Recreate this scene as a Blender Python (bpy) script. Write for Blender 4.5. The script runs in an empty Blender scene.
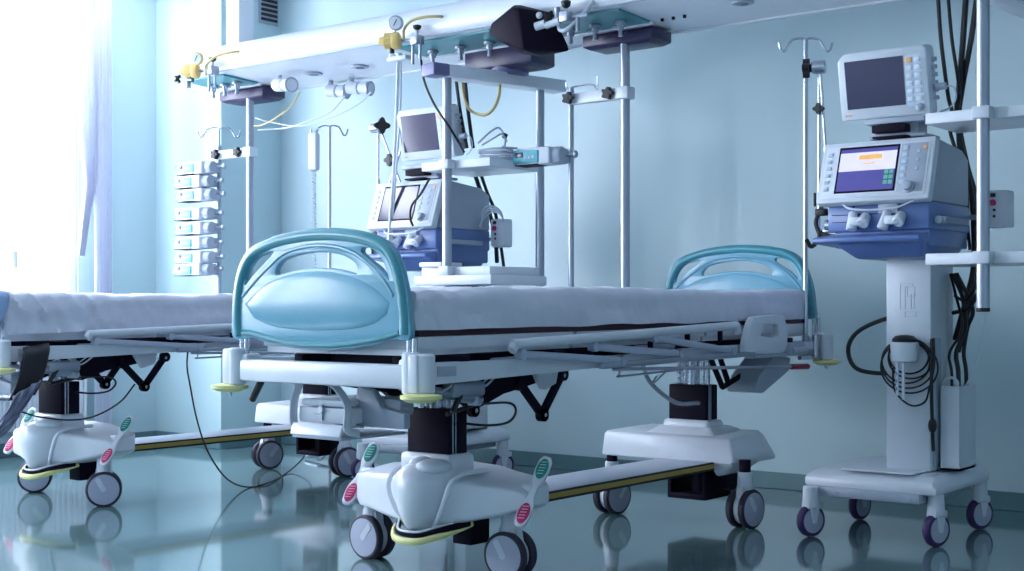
import bpy, bmesh, math, random
from mathutils import Vector, Matrix, noise
random.seed(4)
SC = bpy.context.scene
COL = SC.collection
PI = math.pi

# ------------------------------------------------------------------ camera
TH, F, HY, CH = 0.67, 1340.0, 308.0, 0.92          # yaw, focal (px), horizon row, eye height
CT, ST = math.cos(TH), math.sin(TH)
cam_d = bpy.data.cameras.new('camera')
cam = bpy.data.objects.new('camera', cam_d)
COL.objects.link(cam)
cam.location = (0, 0, CH)
cam.rotation_euler = (PI / 2, 0, TH)
cam_d.sensor_width = 36.0
cam_d.lens = F / 1024 * 36.0
cam_d.shift_y = (HY - 285.5) / 1024
cam_d.clip_start = 0.05
SC.camera = cam

def P(px, py, X=None, Y=None, z=None):
    """survey point: where the sight line through a photo point meets a wall-parallel, bed-parallel or level plane"""
    k, m = (px - 512) / F, (HY - py) / F
    dx, dy, dz = -ST + k * CT, CT + k * ST, m
    if X is not None: t = X / dx
    elif Y is not None: t = Y / dy
    else: t = (z - CH) / dz
    return Vector((dx * t, dy * t, CH + dz * t))

# ------------------------------------------------------------------ materials
def srgb(r, g, b):
    f = lambda c: c / 12.92 if c <= 0.04045 else ((c + 0.055) / 1.055) ** 2.4
    return tuple(f(v / 255.0) for v in (r, g, b))

def mat(name, rgb, rough=0.45, metal=0.0, var=0.06, scale=14.0, bump=0.0, bscale=60.0, coat=0.0, spec=0.5, emit=None, es=0.0):
    m = bpy.data.materials.new(name); m.use_nodes = True
    nt = m.node_tree; b = nt.nodes['Principled BSDF']
    c = srgb(*rgb)
    tc = nt.nodes.new('ShaderNodeTexCoord')
    nz = nt.nodes.new('ShaderNodeTexNoise'); nz.inputs['Scale'].default_value = scale; nz.inputs['Detail'].default_value = 3
    nt.links.new(tc.outputs['Object'], nz.inputs['Vector'])
    rp = nt.nodes.new('ShaderNodeValToRGB')
    rp.color_ramp.elements[0].position = 0.3; rp.color_ramp.elements[1].position = 0.7
    rp.color_ramp.elements[0].color = tuple(v * (1 - var) for v in c) + (1,)
    rp.color_ramp.elements[1].color = tuple(min(1, v * (1 + var)) for v in c) + (1,)
    nt.links.new(nz.outputs['Fac'], rp.inputs['Fac'])
    nt.links.new(rp.outputs['Color'], b.inputs['Base Color'])
    b.inputs['Roughness'].default_value = rough
    b.inputs['Metallic'].default_value = metal
    b.inputs['Specular IOR Level'].default_value = spec
    b.inputs['Coat Weight'].default_value = coat
    b.inputs['Coat Roughness'].default_value = 0.15
    if bump:
        n2 = nt.nodes.new('ShaderNodeTexNoise'); n2.inputs['Scale'].default_value = bscale; n2.inputs['Detail'].default_value = 4
        nt.links.new(tc.outputs['Object'], n2.inputs['Vector'])
        bp = nt.nodes.new('ShaderNodeBump'); bp.inputs['Strength'].default_value = bump; bp.inputs['Distance'].default_value = 0.01
        nt.links.new(n2.outputs['Fac'], bp.inputs['Height'])
        nt.links.new(bp.outputs['Normal'], b.inputs['Normal'])
    if emit:
        b.inputs['Emission Color'].default_value = srgb(*emit) + (1,)
        b.inputs['Emission Strength'].default_value = es
    return m

M = dict(
    wall=mat('wall_paint', (190, 211, 218), 0.42, var=0.02, scale=1.2, bump=0.03, bscale=90),
    pillar=mat('pillar_paint', (192, 216, 222), 0.4, var=0.02, scale=1.2),
    ceil=mat('ceiling_paint', (205, 214, 220), 0.8, var=0.02),
    floor=mat('polished_floor', (104, 132, 136), 0.07, var=0.10, scale=0.9, spec=0.9, coat=0.25),
    base=mat('baseboard_vinyl', (92, 124, 132), 0.35),
    white=mat('white_enamel', (222, 226, 236), 0.32, var=0.02, coat=0.2),
    plastic=mat('light_plastic', (214, 219, 230), 0.38, var=0.025),
    grey=mat('grey_plastic', (165, 174, 190), 0.42, var=0.03),
    cream=mat('pale_housing', (205, 212, 222), 0.4, var=0.02),
    teal=mat('teal_plastic', (62, 142, 158), 0.3, var=0.04, coat=0.3),
    teal2=mat('light_teal_plastic', (104, 164, 188), 0.3, var=0.04, coat=0.35),
    tealplate=mat('teal_panel', (70, 140, 150), 0.35),
    sheet=mat('sheet_cotton', (222, 223, 238), 0.85, var=0.03, bump=0.25, bscale=28),
    maroon=mat('mattress_cover', (60, 28, 44), 0.7),
    dark=mat('dark_violet_paint', (22, 14, 34), 0.6, var=0.08, spec=0.12),
    darkmid=mat('dark_violet_housing', (50, 44, 80), 0.38, var=0.08),
    violet=mat('violet_grey_paint', (108, 108, 150), 0.4, var=0.05),
    black=mat('black_rubber', (20, 18, 26), 0.5, var=0.1),
    chrome=mat('brushed_steel', (196, 200, 212), 0.25, metal=1.0, var=0.03),
    steel=mat('satin_steel', (168, 174, 188), 0.38, metal=0.9, var=0.04),
    tube=mat('painted_tube', (184, 190, 208), 0.35, metal=0.3, var=0.03),
    yellow=mat('pale_yellow_rubber', (232, 226, 156), 0.5),
    stripe=mat('ochre_stripe', (176, 150, 72), 0.5),
    gold=mat('yellow_regulator', (230, 198, 124), 0.35),
    hose=mat('yellow_hose', (206, 184, 124), 0.4),
    green=mat('green_pad', (30, 142, 128), 0.5),
    red=mat('red_pad', (206, 40, 104), 0.5),
    maroonred=mat('red_grip', (150, 34, 60), 0.45),
    blue=mat('blue_cabinet', (94, 120, 176), 0.35, var=0.04, coat=0.2),
    blued=mat('deep_blue_lip', (86, 114, 174), 0.3, var=0.04, coat=0.3),
    screenoff=mat('dark_screen', (58, 52, 84), 0.12, var=0.08, scale=5, spec=0.6),
    screenon=mat('lit_screen', (70, 66, 130), 0.2, emit=(86, 84, 150), es=0.4),
    screenpale=mat('lit_screen_pale', (180, 176, 220), 0.2, emit=(190, 186, 232), es=0.75),
    orange=mat('orange_field', (240, 180, 90), 0.4, emit=(240, 176, 84), es=0.35),
    lime=mat('green_field', (90, 170, 140), 0.4, emit=(80, 170, 130), es=0.25),
    tyre=mat('tyre_rubber', (40, 34, 54), 0.5, var=0.08),
    wheel=mat('wheel_disc', (176, 180, 202), 0.4, var=0.03),
    purple=mat('purple_tyre', (62, 40, 92), 0.45, var=0.06),
    clear=mat('clear_tubing', (206, 214, 226), 0.25, var=0.02),
    cloth=mat('grey_cloth', (120, 124, 148), 0.85, bump=0.3, bscale=40),
    bluecloth=mat('pale_blue_cloth', (150, 176, 214), 0.85),
    curtain=mat('lavender_curtain', (230, 233, 246), 0.85, var=0.03),
    aqua=mat('aqua_pump_face', (100, 184, 198), 0.35),
    key=mat('pale_keys', (190, 204, 222), 0.45),
    orangekey=mat('orange_key', (232, 178, 128), 0.45),
)
def sheer(m, k=.42):
    nt = m.node_tree; b = nt.nodes['Principled BSDF']; out = [n for n in nt.nodes if n.type == 'OUTPUT_MATERIAL'][0]
    tr = nt.nodes.new('ShaderNodeBsdfTranslucent'); mx = nt.nodes.new('ShaderNodeMixShader'); mx.inputs[0].default_value = k
    tr.inputs[0].default_value = srgb(240, 241, 250) + (1,)
    nt.links.new(b.outputs[0], mx.inputs[1]); nt.links.new(tr.outputs[0], mx.inputs[2]); nt.links.new(mx.outputs[0], out.inputs[0])
sheer(M['curtain'])
def daylight(name, rgb, s):
    m = bpy.data.materials.new(name); m.use_nodes = True
    nt = m.node_tree; nt.nodes.clear()
    e = nt.nodes.new('ShaderNodeEmission'); o = nt.nodes.new('ShaderNodeOutputMaterial')
    e.inputs['Color'].default_value = srgb(*rgb) + (1,); e.inputs['Strength'].default_value = s
    nt.links.new(e.outputs[0], o.inputs[0]); return m
M['day'] = daylight('bright_sky_pane', (230, 240, 255), 14.0)
M['daysun'] = daylight('sunlit_sky_pane', (234, 243, 255), 16.0)
M['fill'] = daylight('ceiling_fill_diffuser', (226, 236, 255), 4.5)  # glow of the added overhead panels that fill the room
M['fill_left'] = daylight('left_fill_diffuser', (230, 240, 255), 15.0)  # stronger glow for the two panels added to lighten the window wall and pillar

# ------------------------------------------------------------------ mesh builder
def catmull(pts, n=8, closed=False):
    pts = [Vector(p) for p in pts]
    if len(pts) < 3 and not closed: return pts
    out = []; L = len(pts)
    rng = range(L) if closed else range(L - 1)
    for i in rng:
        if closed: a, b, c, d = pts[(i - 1) % L], pts[i], pts[(i + 1) % L], pts[(i + 2) % L]
        else:
            b, c = pts[i], pts[i + 1]
            a = pts[i - 1] if i > 0 else b * 2 - c
            d = pts[i + 2] if i + 2 < L else c * 2 - b
        for j in range(n):
            t = j / n
            out.append(0.5 * ((2 * b) + (c - a) * t + (2 * a - 5 * b + 4 * c - d) * t * t + (3 * b - a - 3 * c + d) * t ** 3))
    if not closed: out.append(pts[-1])
    return out

class MB:
    def __init__(s): s.bm = bmesh.new()
    def raw(s, verts, faces):
        vs = [s.bm.verts.new(v) for v in verts]
        for f in faces:
            try: s.bm.faces.new([vs[i] for i in f])
            except ValueError: pass
        return s
    def merge(s, tb, mx=None):
        tb.verts.index_update()
        vs = [s.bm.verts.new(mx @ v.co if mx else v.co) for v in tb.verts]
        for f in tb.faces:
            try: s.bm.faces.new([vs[v.index] for v in f.verts])
            except ValueError: pass
        tb.free(); return s
    def box(s, c, size, bev=0.0, rot=None, seg=2):
        tb = bmesh.new(); bmesh.ops.create_cube(tb, size=1.0)
        for v in tb.verts: v.co = Vector((v.co.x * size[0], v.co.y * size[1], v.co.z * size[2]))
        if bev: bmesh.ops.bevel(tb, geom=tb.edges[:], offset=min(bev, min(size) * 0.48), segments=seg, profile=0.5, affect='EDGES')
        mx = Matrix.Translation(Vector(c))
        if rot is not None: mx = mx @ rot
        return s.merge(tb, mx)
    def bb(s, a, b, bev=0.0, seg=2):
        a, b = Vector(a), Vector(b)
        return s.box((a + b) / 2, [abs(b[i] - a[i]) for i in range(3)], bev, None, seg)
    def lathe(s, p, axis, prof, n=20):
        axis = Vector(axis).normalized(); q = axis.to_track_quat('Z', 'Y').to_matrix()
        p = Vector(p); vs = []; fs = []
        for r, h in prof:
            for i in range(n):
                a = 2 * PI * i / n
                vs.append(p + q @ Vector((r * math.cos(a), r * math.sin(a), h)))
        for j in range(len(prof) - 1):
            for i in range(n):
                k = (i + 1) % n
                fs.append((j * n + i, j * n + k, (j + 1) * n + k, (j + 1) * n + i))
        fs.append(tuple(reversed(range(n)))); fs.append(tuple((len(prof) - 1) * n + i for i in range(n)))
        return s.raw(vs, fs)
    def cyl(s, a, b, r, r2=None, n=16, bev=0.0):
        a, b = Vector(a), Vector(b); h = (b - a).length; r2 = r if r2 is None else r2
        if bev: pr = [(max(r - bev, 1e-4), 0), (r, bev), (r2, h - bev), (max(r2 - bev, 1e-4), h)]
        else: pr = [(r, 0), (r2, h)]
        return s.lathe(a, b - a, pr, n)
    def tube(s, pts, r, n=8, closed=False, sm=8, rb=None, up=None):
        """round (or flattened: r along the frame's first axis, rb along its second) tube swept along a smoothed path"""
        pts = catmull(pts, sm, closed) if sm else [Vector(p) for p in pts]
        L = len(pts); rb = r if rb is None else rb
        T = []
        for i in range(L):
            a = pts[(i - 1) % L] if closed or i > 0 else pts[i]
            b = pts[(i + 1) % L] if closed or i < L - 1 else pts[i]
            d = b - a
            T.append(d.normalized() if d.length > 1e-9 else Vector((0, 0, 1)))
        N = None; vs = []; fs = []
        for i in range(L):
            t = T[i]
            if up is not None: u = Vector(up)
            else: u = N if N is not None else (Vector((0, 0, 1)) if abs(t.z) < 0.9 else Vector((1, 0, 0)))
            u = u - t * u.dot(t)
            if u.length < 1e-6: u = t.orthogonal()
            u.normalize(); N = u; w = t.cross(u)
            for k in range(n):
                a = 2 * PI * (k + 0.5) / n
                vs.append(pts[i] + u * (r * math.cos(a)) + w * (rb * math.sin(a)))
        for i in range(L if closed else L - 1):
            j = (i + 1) % L
            for k in range(n):
                q = (k + 1) % n
                fs.append((i * n + k, i * n + q, j * n + q, j * n + k))
        if not closed:
            fs.append(tuple(reversed(range(n)))); fs.append(tuple((L - 1) * n + k for k in range(n)))
        return s.raw(vs, fs)
    def prism(s, outline, fn, w0, w1, bev=0.0, seg=2):
        tb = bmesh.new(); n = len(outline)
        a = [tb.verts.new(fn(u, v, w0)) for u, v in outline]; b = [tb.verts.new(fn(u, v, w1)) for u, v in outline]
        tb.faces.new(a); tb.faces.new(list(reversed(b)))
        for i in range(n): tb.faces.new([a[i], b[i], b[(i + 1) % n], a[(i + 1) % n]])
        if bev:
            tb.normal_update()
            bmesh.ops.recalc_face_normals(tb, faces=tb.faces[:])
            cap = [e for e in tb.edges if len(e.link_faces) == 2 and e.calc_face_angle(0) > 0.6]
            bmesh.ops.bevel(tb, geom=cap, offset=bev, segments=seg, profile=0.5, affect='EDGES', clamp_overlap=True)
        return s.merge(tb)
    def hull(s, pts, bev=0.0):
        tb = bmesh.new()
        for p in pts: tb.verts.new(p)
        r = bmesh.ops.convex_hull(tb, input=tb.verts[:])
        junk = [g for g in r['geom_interior'] if isinstance(g, bmesh.types.BMVert)]
        if junk: bmesh.ops.delete(tb, geom=junk, context='VERTS')
        bmesh.ops.dissolve_limit(tb, angle_limit=0.03, verts=tb.verts[:], edges=tb.edges[:])
        if bev: bmesh.ops.bevel(tb, geom=tb.edges[:], offset=bev, segments=2, profile=0.5, affect='EDGES', clamp_overlap=True)
        return s.merge(tb)
    def ball(s, c, r, n=18, m=12):
        r = (r, r, r) if not hasattr(r, '__len__') else r
        tb = bmesh.new(); bmesh.ops.create_uvsphere(tb, u_segments=n, v_segments=m, radius=1.0)
        for v in tb.verts: v.co = Vector((v.co.x * r[0], v.co.y * r[1], v.co.z * r[2]))
        return s.merge(tb, Matrix.Translation(Vector(c)))
    def loft(s, secs):
        n = len(secs[0]); vs = [v for q in secs for v in q]; fs = []
        for i in range(len(secs) - 1):
            for k in range(n):
                q = (k + 1) % n
                fs.append((i * n + k, i * n + q, (i + 1) * n + q, (i + 1) * n + k))
        fs.append(tuple(range(n))); fs.append(tuple(reversed([(len(secs) - 1) * n + k for k in range(n)])))
        return s.raw(vs, fs)
    def star(s, c, axis, r=0.026, t=0.022, lobes=5):
        axis = Vector(axis).normalized(); q = axis.to_track_quat('Z', 'Y').to_matrix(); c = Vector(c)
        out = []
        for i in range(lobes * 6):
            a = 2 * PI * i / (lobes * 6)
            rr = r * (0.80 + 0.20 * math.cos(a * lobes))
            out.append((rr * math.cos(a), rr * math.sin(a)))
        s.prism(out, lambda u, v, w: c + q @ Vector((u, v, w)), -t / 2, t / 2)
        return s.cyl(c - axis * (t / 2 + 0.012), c + axis * (t / 2 + 0.003), r * 0.42)
    def build(s, name, m, parent=None, world=True, smooth=True, ang=38):
        off = parent_world(parent) if (parent is not None and world) else Vector((0, 0, 0))
        bmesh.ops.recalc_face_normals(s.bm, faces=s.bm.faces[:])
        me = bpy.data.meshes.new(name)
        for v in s.bm.verts: v.co = v.co - off
        s.bm.to_mesh(me); s.bm.free()
        if smooth:
            for p in me.polygons: p.use_smooth = True
            me.set_sharp_from_angle(angle=math.radians(ang))
        me.materials.append(M[m] if isinstance(m, str) else m)
        o = bpy.data.objects.new(name, me); COL.objects.link(o)
        if parent is not None: o.parent = parent
        return o

def parent_world(p):
    v = Vector((0, 0, 0))
    while p is not None:
        v = v + p.location; p = p.parent
    return v
def tag(o, label=None, cat=None, group=None, kind=None):
    if label: o['label'] = label
    if cat: o['category'] = cat
    if group: o['group'] = group
    if kind: o['kind'] = kind
    return o
def thing(name, label, cat, loc, group=None):
    o = bpy.data.objects.new(name, None); COL.objects.link(o); o.location = loc
    o.empty_display_size = 0.1
    return tag(o, label, cat, group)
def lone(mb, name, m, label, cat, group=None, kind=None):
    """a one-mesh thing, its origin at its base"""
    vs = [v.co for v in mb.bm.verts]
    lo = Vector((sum(v.x for v in vs) / len(vs), sum(v.y for v in vs) / len(vs), min(v.z for v in vs)))
    for v in mb.bm.verts: v.co = v.co - lo
    o = mb.build(name, m); o.location = lo
    return tag(o, label, cat, group, kind)
def struct(mb, name, m, parent=None):
    o = mb.build(name, m, parent, smooth=False)
    if parent is None: o['kind'] = 'structure'
    return o
def copy_tree(o, parent=None):
    c = o.copy(); COL.objects.link(c)
    if parent is not None: c.parent = parent
    for ch in list(o.children): copy_tree(ch, c)
    return c

# ------------------------------------------------------------------ the room
XL, XR, YB, YF, ZC = -7.58, 1.7, 6.18, -2.6, 3.3
PX, PY = -6.90, 5.66                                   # projecting pillar in the far left corner
t = 0.12
struct(MB().bb((XL - t, YF - t, -0.1), (XR + t, YB + t, 0)), 'floor', 'floor')
struct(MB().bb((XL - t, YF - t, ZC), (XR + t, YB + t, ZC + 0.1)), 'ceiling', 'ceil')
struct(MB().bb((XL - t, YB, 0), (XR + t, YB + t, ZC)), 'wall_back', 'wall')
struct(MB().bb((XR, YF, 0), (XR + t, YB, ZC)), 'wall_right', 'wall')
struct(MB().bb((XL - t, YF - t, 0), (XR + t, YF, ZC)), 'wall_front', 'wall')
struct(MB().bb((XL, PY, 0), (PX, YB, ZC)), 'pillar', 'pillar')
# window wall: solid pieces round four window openings
wins = [(-1.9, -0.5), (0.1, 1.5), (2.1, 3.5), (4.02, 5.05)]
z0w, z1w = 0.86, 2.95
wm = MB()
wm.bb((XL - t, YF, 0), (XL, YB, z0w)); wm.bb((XL - t, YF, z1w), (XL, YB, ZC))
edges = [YF] + [v for w in wins for v in w] + [YB]
for i in range(0, len(edges), 2): wm.bb((XL - t, edges[i], z0w), (XL, edges[i + 1], z1w))
struct(wm, 'wall_left', 'wall')
for i, (a, b) in enumerate(wins):
    f = MB(); w = 0.05; xx = XL - 0.05
    for y in (a, b): f.bb((xx - .03, y - (w if y == b else 0), z0w), (xx + .03, y + (w if y == a else 0), z1w), .004)
    for z in (z0w, z1w - w): f.bb((xx - .028, a + w, z), (xx + .028, b - w, z + w), .004)
    ym = a + (b - a) * 0.5 if i < 3 else 4.5
    f.bb((xx - .026, ym - .035, z0w + w), (xx + .026, ym + .035, z1w - w), .004)
    fo = struct(f, 'window_%d' % (i + 1), 'white')
    MB().bb((xx - .05, a, z0w), (xx - .04, b, z1w)).build('window_pane', 'daysun' if i == 3 else 'day', fo)
    if i == 3:
        MB().box((xx + .045, 4.60, 1.22), (.03, .035, .11), .006).build('window_handle', 'grey', fo)
    sl = MB(); sl.bb((XL - .02, a - .05, z0w - .035), (XL + .10, b + .05, z0w - .002), .008)
    struct(sl, 'trim_%d' % (i + 1), 'white')
for nm, a, b in (('baseboard_back', (PX, YB - .012, 0), (XR, YB, .085)), ('baseboard_side', (PX, PY - .012, 0), (PX + .012, YB, .085)),
                 ('baseboard_pillar', (XL, PY - .012, 0), (PX, PY, .085)), ('baseboard_left', (XL, YF, 0), (XL + .012, PY - .012, .085)),
                 ('baseboard_right', (XR - .012, YF, 0), (XR, YB - .012, .085))):
    struct(MB().bb(a, b, .004), nm, 'base')
# added ceiling fill panels, out of view; the last two brighten the left corner
for i, (x, y) in enumerate(((-5.2, 2.2), (-2.6, 2.2), (-5.2, 0.0), (-2.6, 0.0), (-7.2, 4.9), (-7.2, 3.4))):
    r = thing('ceiling_fill_light', 'added square fill panel on the unseen ceiling, %s' % ('second row, left', 'second row, right', 'first row, left', 'first row, right', 'above the window nearest the pillar', 'above the second window from the pillar')[i], 'fill light', (x, y, ZC - .04))
    fr = MB()
    for dx, dy, sx, sy in ((.31, 0, .03, .65), (-.31, 0, .03, .65), (0, .31, .59, .03), (0, -.31, .59, .03)):
        fr.box((x + dx, y + dy, ZC - .021), (sx, sy, .04), .004)
    fr.build('frame', 'white', r)
    MB().box((x, y, ZC - .018), (.585, .585, .012)).build('diffuser', 'fill' if i < 4 else 'fill_left', r)

# curtains at the visible window
def curtain(name, y0, y1, ztop, zbot, amp, label, tie):
    m = MB(); n = 60; rows = 26; vs = []; fs = []
    for j in range(rows + 1):
        v = j / rows; z = ztop + (zbot - ztop) * v
        for i in range(n + 1):
            u = i / n
            pinch = tie(v)
            y = y0 + (y1 - y0) * (pinch[0] + u * (pinch[1] - pinch[0]))
            x = XL + .13 + amp * math.sin(u * 2 * PI * 5 + 0.5 * math.sin(v * 3)) + .004 * noise.noise(Vector((u * 6, v * 3, 1)))
            vs.append(Vector((x, y, z)))
    for j in range(rows):
        for i in range(n):
            a = j * (n + 1) + i; fs.append((a, a + 1, a + n + 2, a + n + 1))
    m.raw(vs, fs)
    o = lone(m, name, 'curtain', label, 'curtain')
    md = o.modifiers.new('solid', 'SOLIDIFY'); md.thickness = .004
    return o
curtain('curtain', 4.90, 5.05, 3.25, 1.25, .018, 'narrow pale lavender curtain gathered at the window edge, its foot swept aside',
        lambda v: (0.0 + .75 * min(1, v * 1.3) ** 2 - .75 * max(0, v - .75) * 1.9, 1.0 + .30 * math.sin(v * 2.4) - .9 * max(0, v - .75) * 2.2))
curtain('curtain', 4.16, 4.49, 3.25, 0.75, .016, 'pale curtain panel drawn over the left side of the window', lambda v: (0, 1))
curtain('curtain', 5.08, 5.21, 3.25, 0.06, .014, 'straight full-length lavender curtain strip beside the corner pillar', lambda v: (0, 1))
# vertical blind fabric next to the near mullion
# radiator
rx = thing('radiator', 'white ribbed radiator low on the window wall behind the left bed', 'radiator', (XL + .08, 4.62, .0))
pm = MB(); pm.bb((XL + .045, 4.0, .16), (XL + .10, 5.05, .62), .01)
pm.build('panel', 'white', rx)
rb = MB()
for i in range(26):
    y = 4.03 + i * .04
    rb.bb((XL + .098, y - .011, .18), (XL + .116, y + .011, .60), .005)
rb.build('rib_face', 'white', rx)
for y in (4.2, 4.85): MB().bb((XL + .05, y - .02, 0), (XL + .09, y + .02, .17), .004).build('foot', 'grey', rx)
# vent grille high on the shaded wall
c0 = Vector((PX, 6.06, 2.97))
vg = thing('vent_grille', 'dark slatted vent grille high on the shaded side of the corner pillar', 'vent', c0)
MB().bb((PX + .001, c0.y - .085, c0.z - .14), (PX + .010, c0.y + .085, c0.z + .20), .003).build('backing', 'grey', vg)
sl = MB()
for i in range(10): sl.box((PX + .014, c0.y, c0.z - .11 + i * .032), (.008, .14, .019), .002)
sl.build('slats', 'black', vg)

# ------------------------------------------------------------------ beds
BX, BY, BL, HW = -3.059, 2.910, 2.717, 0.425
TILT = 0.007
def caster(parent, x, y, ang, r=.082):
    """twin wheel caster; ang = direction of the axle in plan"""
    ax = Vector((math.cos(ang), math.sin(ang), 0)); c = Vector((x, y, r))
    h = MB()
    h.cyl(c - ax * .014, c + ax * .014, r * .80, n=28)
    side = Vector((-ax.y, ax.x, 0))
    h.hull([c + side * a + ax * b + Vector((0, 0, z)) for a, z in ((-.05, .02), (.05, .02), (.034, r + .012), (-.034, r + .012)) for b in (-.017, .017)])
    h.cyl((x, y, r * 1.9), (x, y, .235), .034, .030, n=20, bev=.004)
    ho = h.build('caster', 'plastic', parent, world=False)
    MB().cyl((x, y, .21), (x, y, .285), .024, n=14).build('caster_stem', 'dark', ho, world=False)
    for sgn in (1, -1):
        q = c + ax * (sgn * .031)
        ty = MB().lathe(q - ax * .015, ax, [(r * .80, 0), (r - .006, 0), (r, .006), (r, .024), (r - .006, .030), (r * .80, .030)], 36)
        ty.build('tyre', 'tyre', ho, world=False)
        w = MB().lathe(q + ax * (sgn * .002), ax * sgn, [(r * .88, -.012), (r * .88, .010), (r * .84, .014), (r * .55, .0165), (.002, .017)], 36)
        w.build('wheel', 'wheel', ho, world=False)
        cap = []
        for i in range(24):
            a = 2 * PI * i / 24
            cap.append((math.cos(a) * .010 + (.026 if math.cos(a) > 0 else -.026), math.sin(a) * .012))
        a0 = 2.1 if x > 0 else 0.9
        e1 = side * math.cos(a0) + Vector((0, 0, math.sin(a0))); e2 = ax.cross(e1)
        o0 = q + ax * (sgn * .017) + e1 * .026
        mm = MB().prism(cap, lambda u, v, w_, o0=o0, e1=e1, e2=e2, s_=sgn: o0 + e1 * u + e2 * v + ax * (s_ * w_), -.004, .0035)
        mm.build('brake_slot', 'cream', ho, world=False)
    return ho

def board_shapes():
    """outlines of the end boards, surveyed on the footboard plane and kept as bed-local (x, z)"""
    g = lambda a, b: (lambda v: (v.x - BX, v.z))(P(210 + a / 2.854, 215 + b / 2.854, Y=BY + .012))
    S = lambda L: [g(*q) for q in L]
    outer = S([(76, 350), (71, 300), (73, 240), (82, 175), (98, 128), (128, 93), (195, 63), (275, 48), (345, 44), (420, 50), (485, 66), (526, 98), (550, 155), (566, 225), (573, 295), (573, 352),
               (525, 352), (478, 365), (400, 378), (330, 382), (250, 377), (172, 362), (128, 347)])
    holeL = S([(106, 203), (107, 165), (122, 132), (150, 113), (183, 103), (189, 108), (172, 130), (138, 166)])
    holeC = S([(200, 174), (192, 166), (196, 148), (216, 126), (262, 109), (318, 103), (375, 109), (412, 126), (430, 148), (430, 166), (418, 170), (370, 158), (318, 154), (266, 158), (228, 167)])
    holeR = S([(444, 90), (466, 92), (490, 110), (507, 142), (519, 182), (514, 186), (488, 154), (458, 128), (438, 110), (437, 97)])
    lens_t = S([(104, 254), (150, 207), (200, 180), (260, 164), (320, 159), (380, 166), (440, 186), (490, 217), (524, 252)])
    lens_b = S([(516, 284), (480, 310), (420, 326), (330, 331), (250, 328), (180, 317), (130, 295)])
    arch = S([(100, 232), (140, 184), (180, 143), (215, 112), (262, 94), (318, 87), (375, 93), (422, 111), (465, 144), (502, 186), (530, 232)])
    rim = S([(87, 344), (84, 300), (86, 240), (95, 180), (112, 134), (140, 103), (200, 75), (278, 60), (345, 56), (418, 62), (478, 78), (514, 106), (538, 158), (553, 228), (560, 298), (560, 342)])
    low = S([(100, 335), (128, 338), (175, 352), (250, 367), (330, 371), (400, 367), (478, 355), (525, 343), (548, 335)])
    return outer, holeL, holeC, holeR, lens_t, lens_b, arch, rim, low
SH = board_shapes()

def filled_plate(outer, holes, half, bev):
    """extruded plate with openings, as a mesh in the x-z plane (thickness along y)"""
    cu = bpy.data.curves.new('plate', 'CURVE'); cu.dimensions = '2D'; cu.fill_mode = 'BOTH'
    cu.extrude = half - bev; cu.bevel_depth = bev; cu.bevel_resolution = 2
    for L in [outer] + holes:
        q = catmull([(a, b, 0) for a, b in L], 4, True)
        sp = cu.splines.new('POLY'); sp.points.add(len(q) - 1)
        for p, v in zip(sp.points, q): p.co = (v.x, v.y, 0, 1)
        sp.use_cyclic_u = True
    o = bpy.data.objects.new('plate', cu); COL.objects.link(o)
    dg = bpy.context.evaluated_depsgraph_get()
    me = bpy.data.meshes.new_from_object(o.evaluated_get(dg))
    bpy.data.objects.remove(o); bpy.data.curves.remove(cu)
    bm = bmesh.new(); bm.from_mesh(me); bpy.data.meshes.remove(me)
    bmesh.ops.remove_doubles(bm, verts=bm.verts[:], dist=1e-5)
    return bm

def end_board(parent, name, y, dz):
    outer, hL, hC, hR, lt, lb, arch, rim, low = SH
    A = lambda u, v, w: Vector((u, y + w, v + dz))
    tb = filled_plate(outer, [hL, hC, hR], .011, .004)
    m = MB()
    for v in tb.verts: v.co = A(v.co.x, v.co.y, -v.co.z)
    m.merge(tb)
    pl = m.build(name, 'teal2', parent, world=False)
    MB().tube([A(a, b, 0) for a, b in rim], .023, n=14, rb=.0215, sm=6, up=(0, 1, 0)).build('rim', 'teal', pl, world=False)
    MB().tube([A(a, b, 0) for a, b in low], .019, n=12, rb=.013, sm=6, up=(0, 1, 0)).build('lower_rim', 'teal', pl, world=False)
    MB().tube([A(a, b, 0) for a, b in arch], .016, n=12, rb=.0095, sm=6, up=(0, 1, 0)).build('hand_grip', 'teal2', pl, world=False)
    top = catmull([(a, b, 0) for a, b in lt], 5); bot = catmull([(a, b, 0) for a, b in lb], 5)
    loop = top + bot
    cx = sum(p.x for p in loop) / len(loop); cz = sum(p.y for p in loop) / len(loop)
    m = MB()
    for sgn in (-1, 1):
        rings = []
        for k in range(9):
            q = k / 8.0; sc = math.cos(q * PI / 2) ** .9; d = .008 + .016 * math.sin(q * PI / 2)
            rings.append([A(cx + (p.x - cx) * sc, cz + (p.y - cz) * sc, sgn * d) for p in loop])
        n = len(loop); vs = [v for r_ in rings for v in r_]; fs = []
        for i in range(8):
            for k in range(n):
                fs.append((i * n + k, i * n + (k + 1) % n, (i + 1) * n + (k + 1) % n, (i + 1) * n + k))
        m.raw(vs, fs)
    bmesh.ops.remove_doubles(m.bm, verts=m.bm.verts[:], dist=1e-5)
    m.build('centre_panel', 'teal2', pl, world=False, ang=60)
    for sx in (-.385, .366):
        for d in (-.010, .012):
            MB().cyl((sx + d, y, .74 + dz), (sx + d, y, .83 + dz), .009, n=12).build('post', 'chrome', pl, world=False)
    return pl

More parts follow.
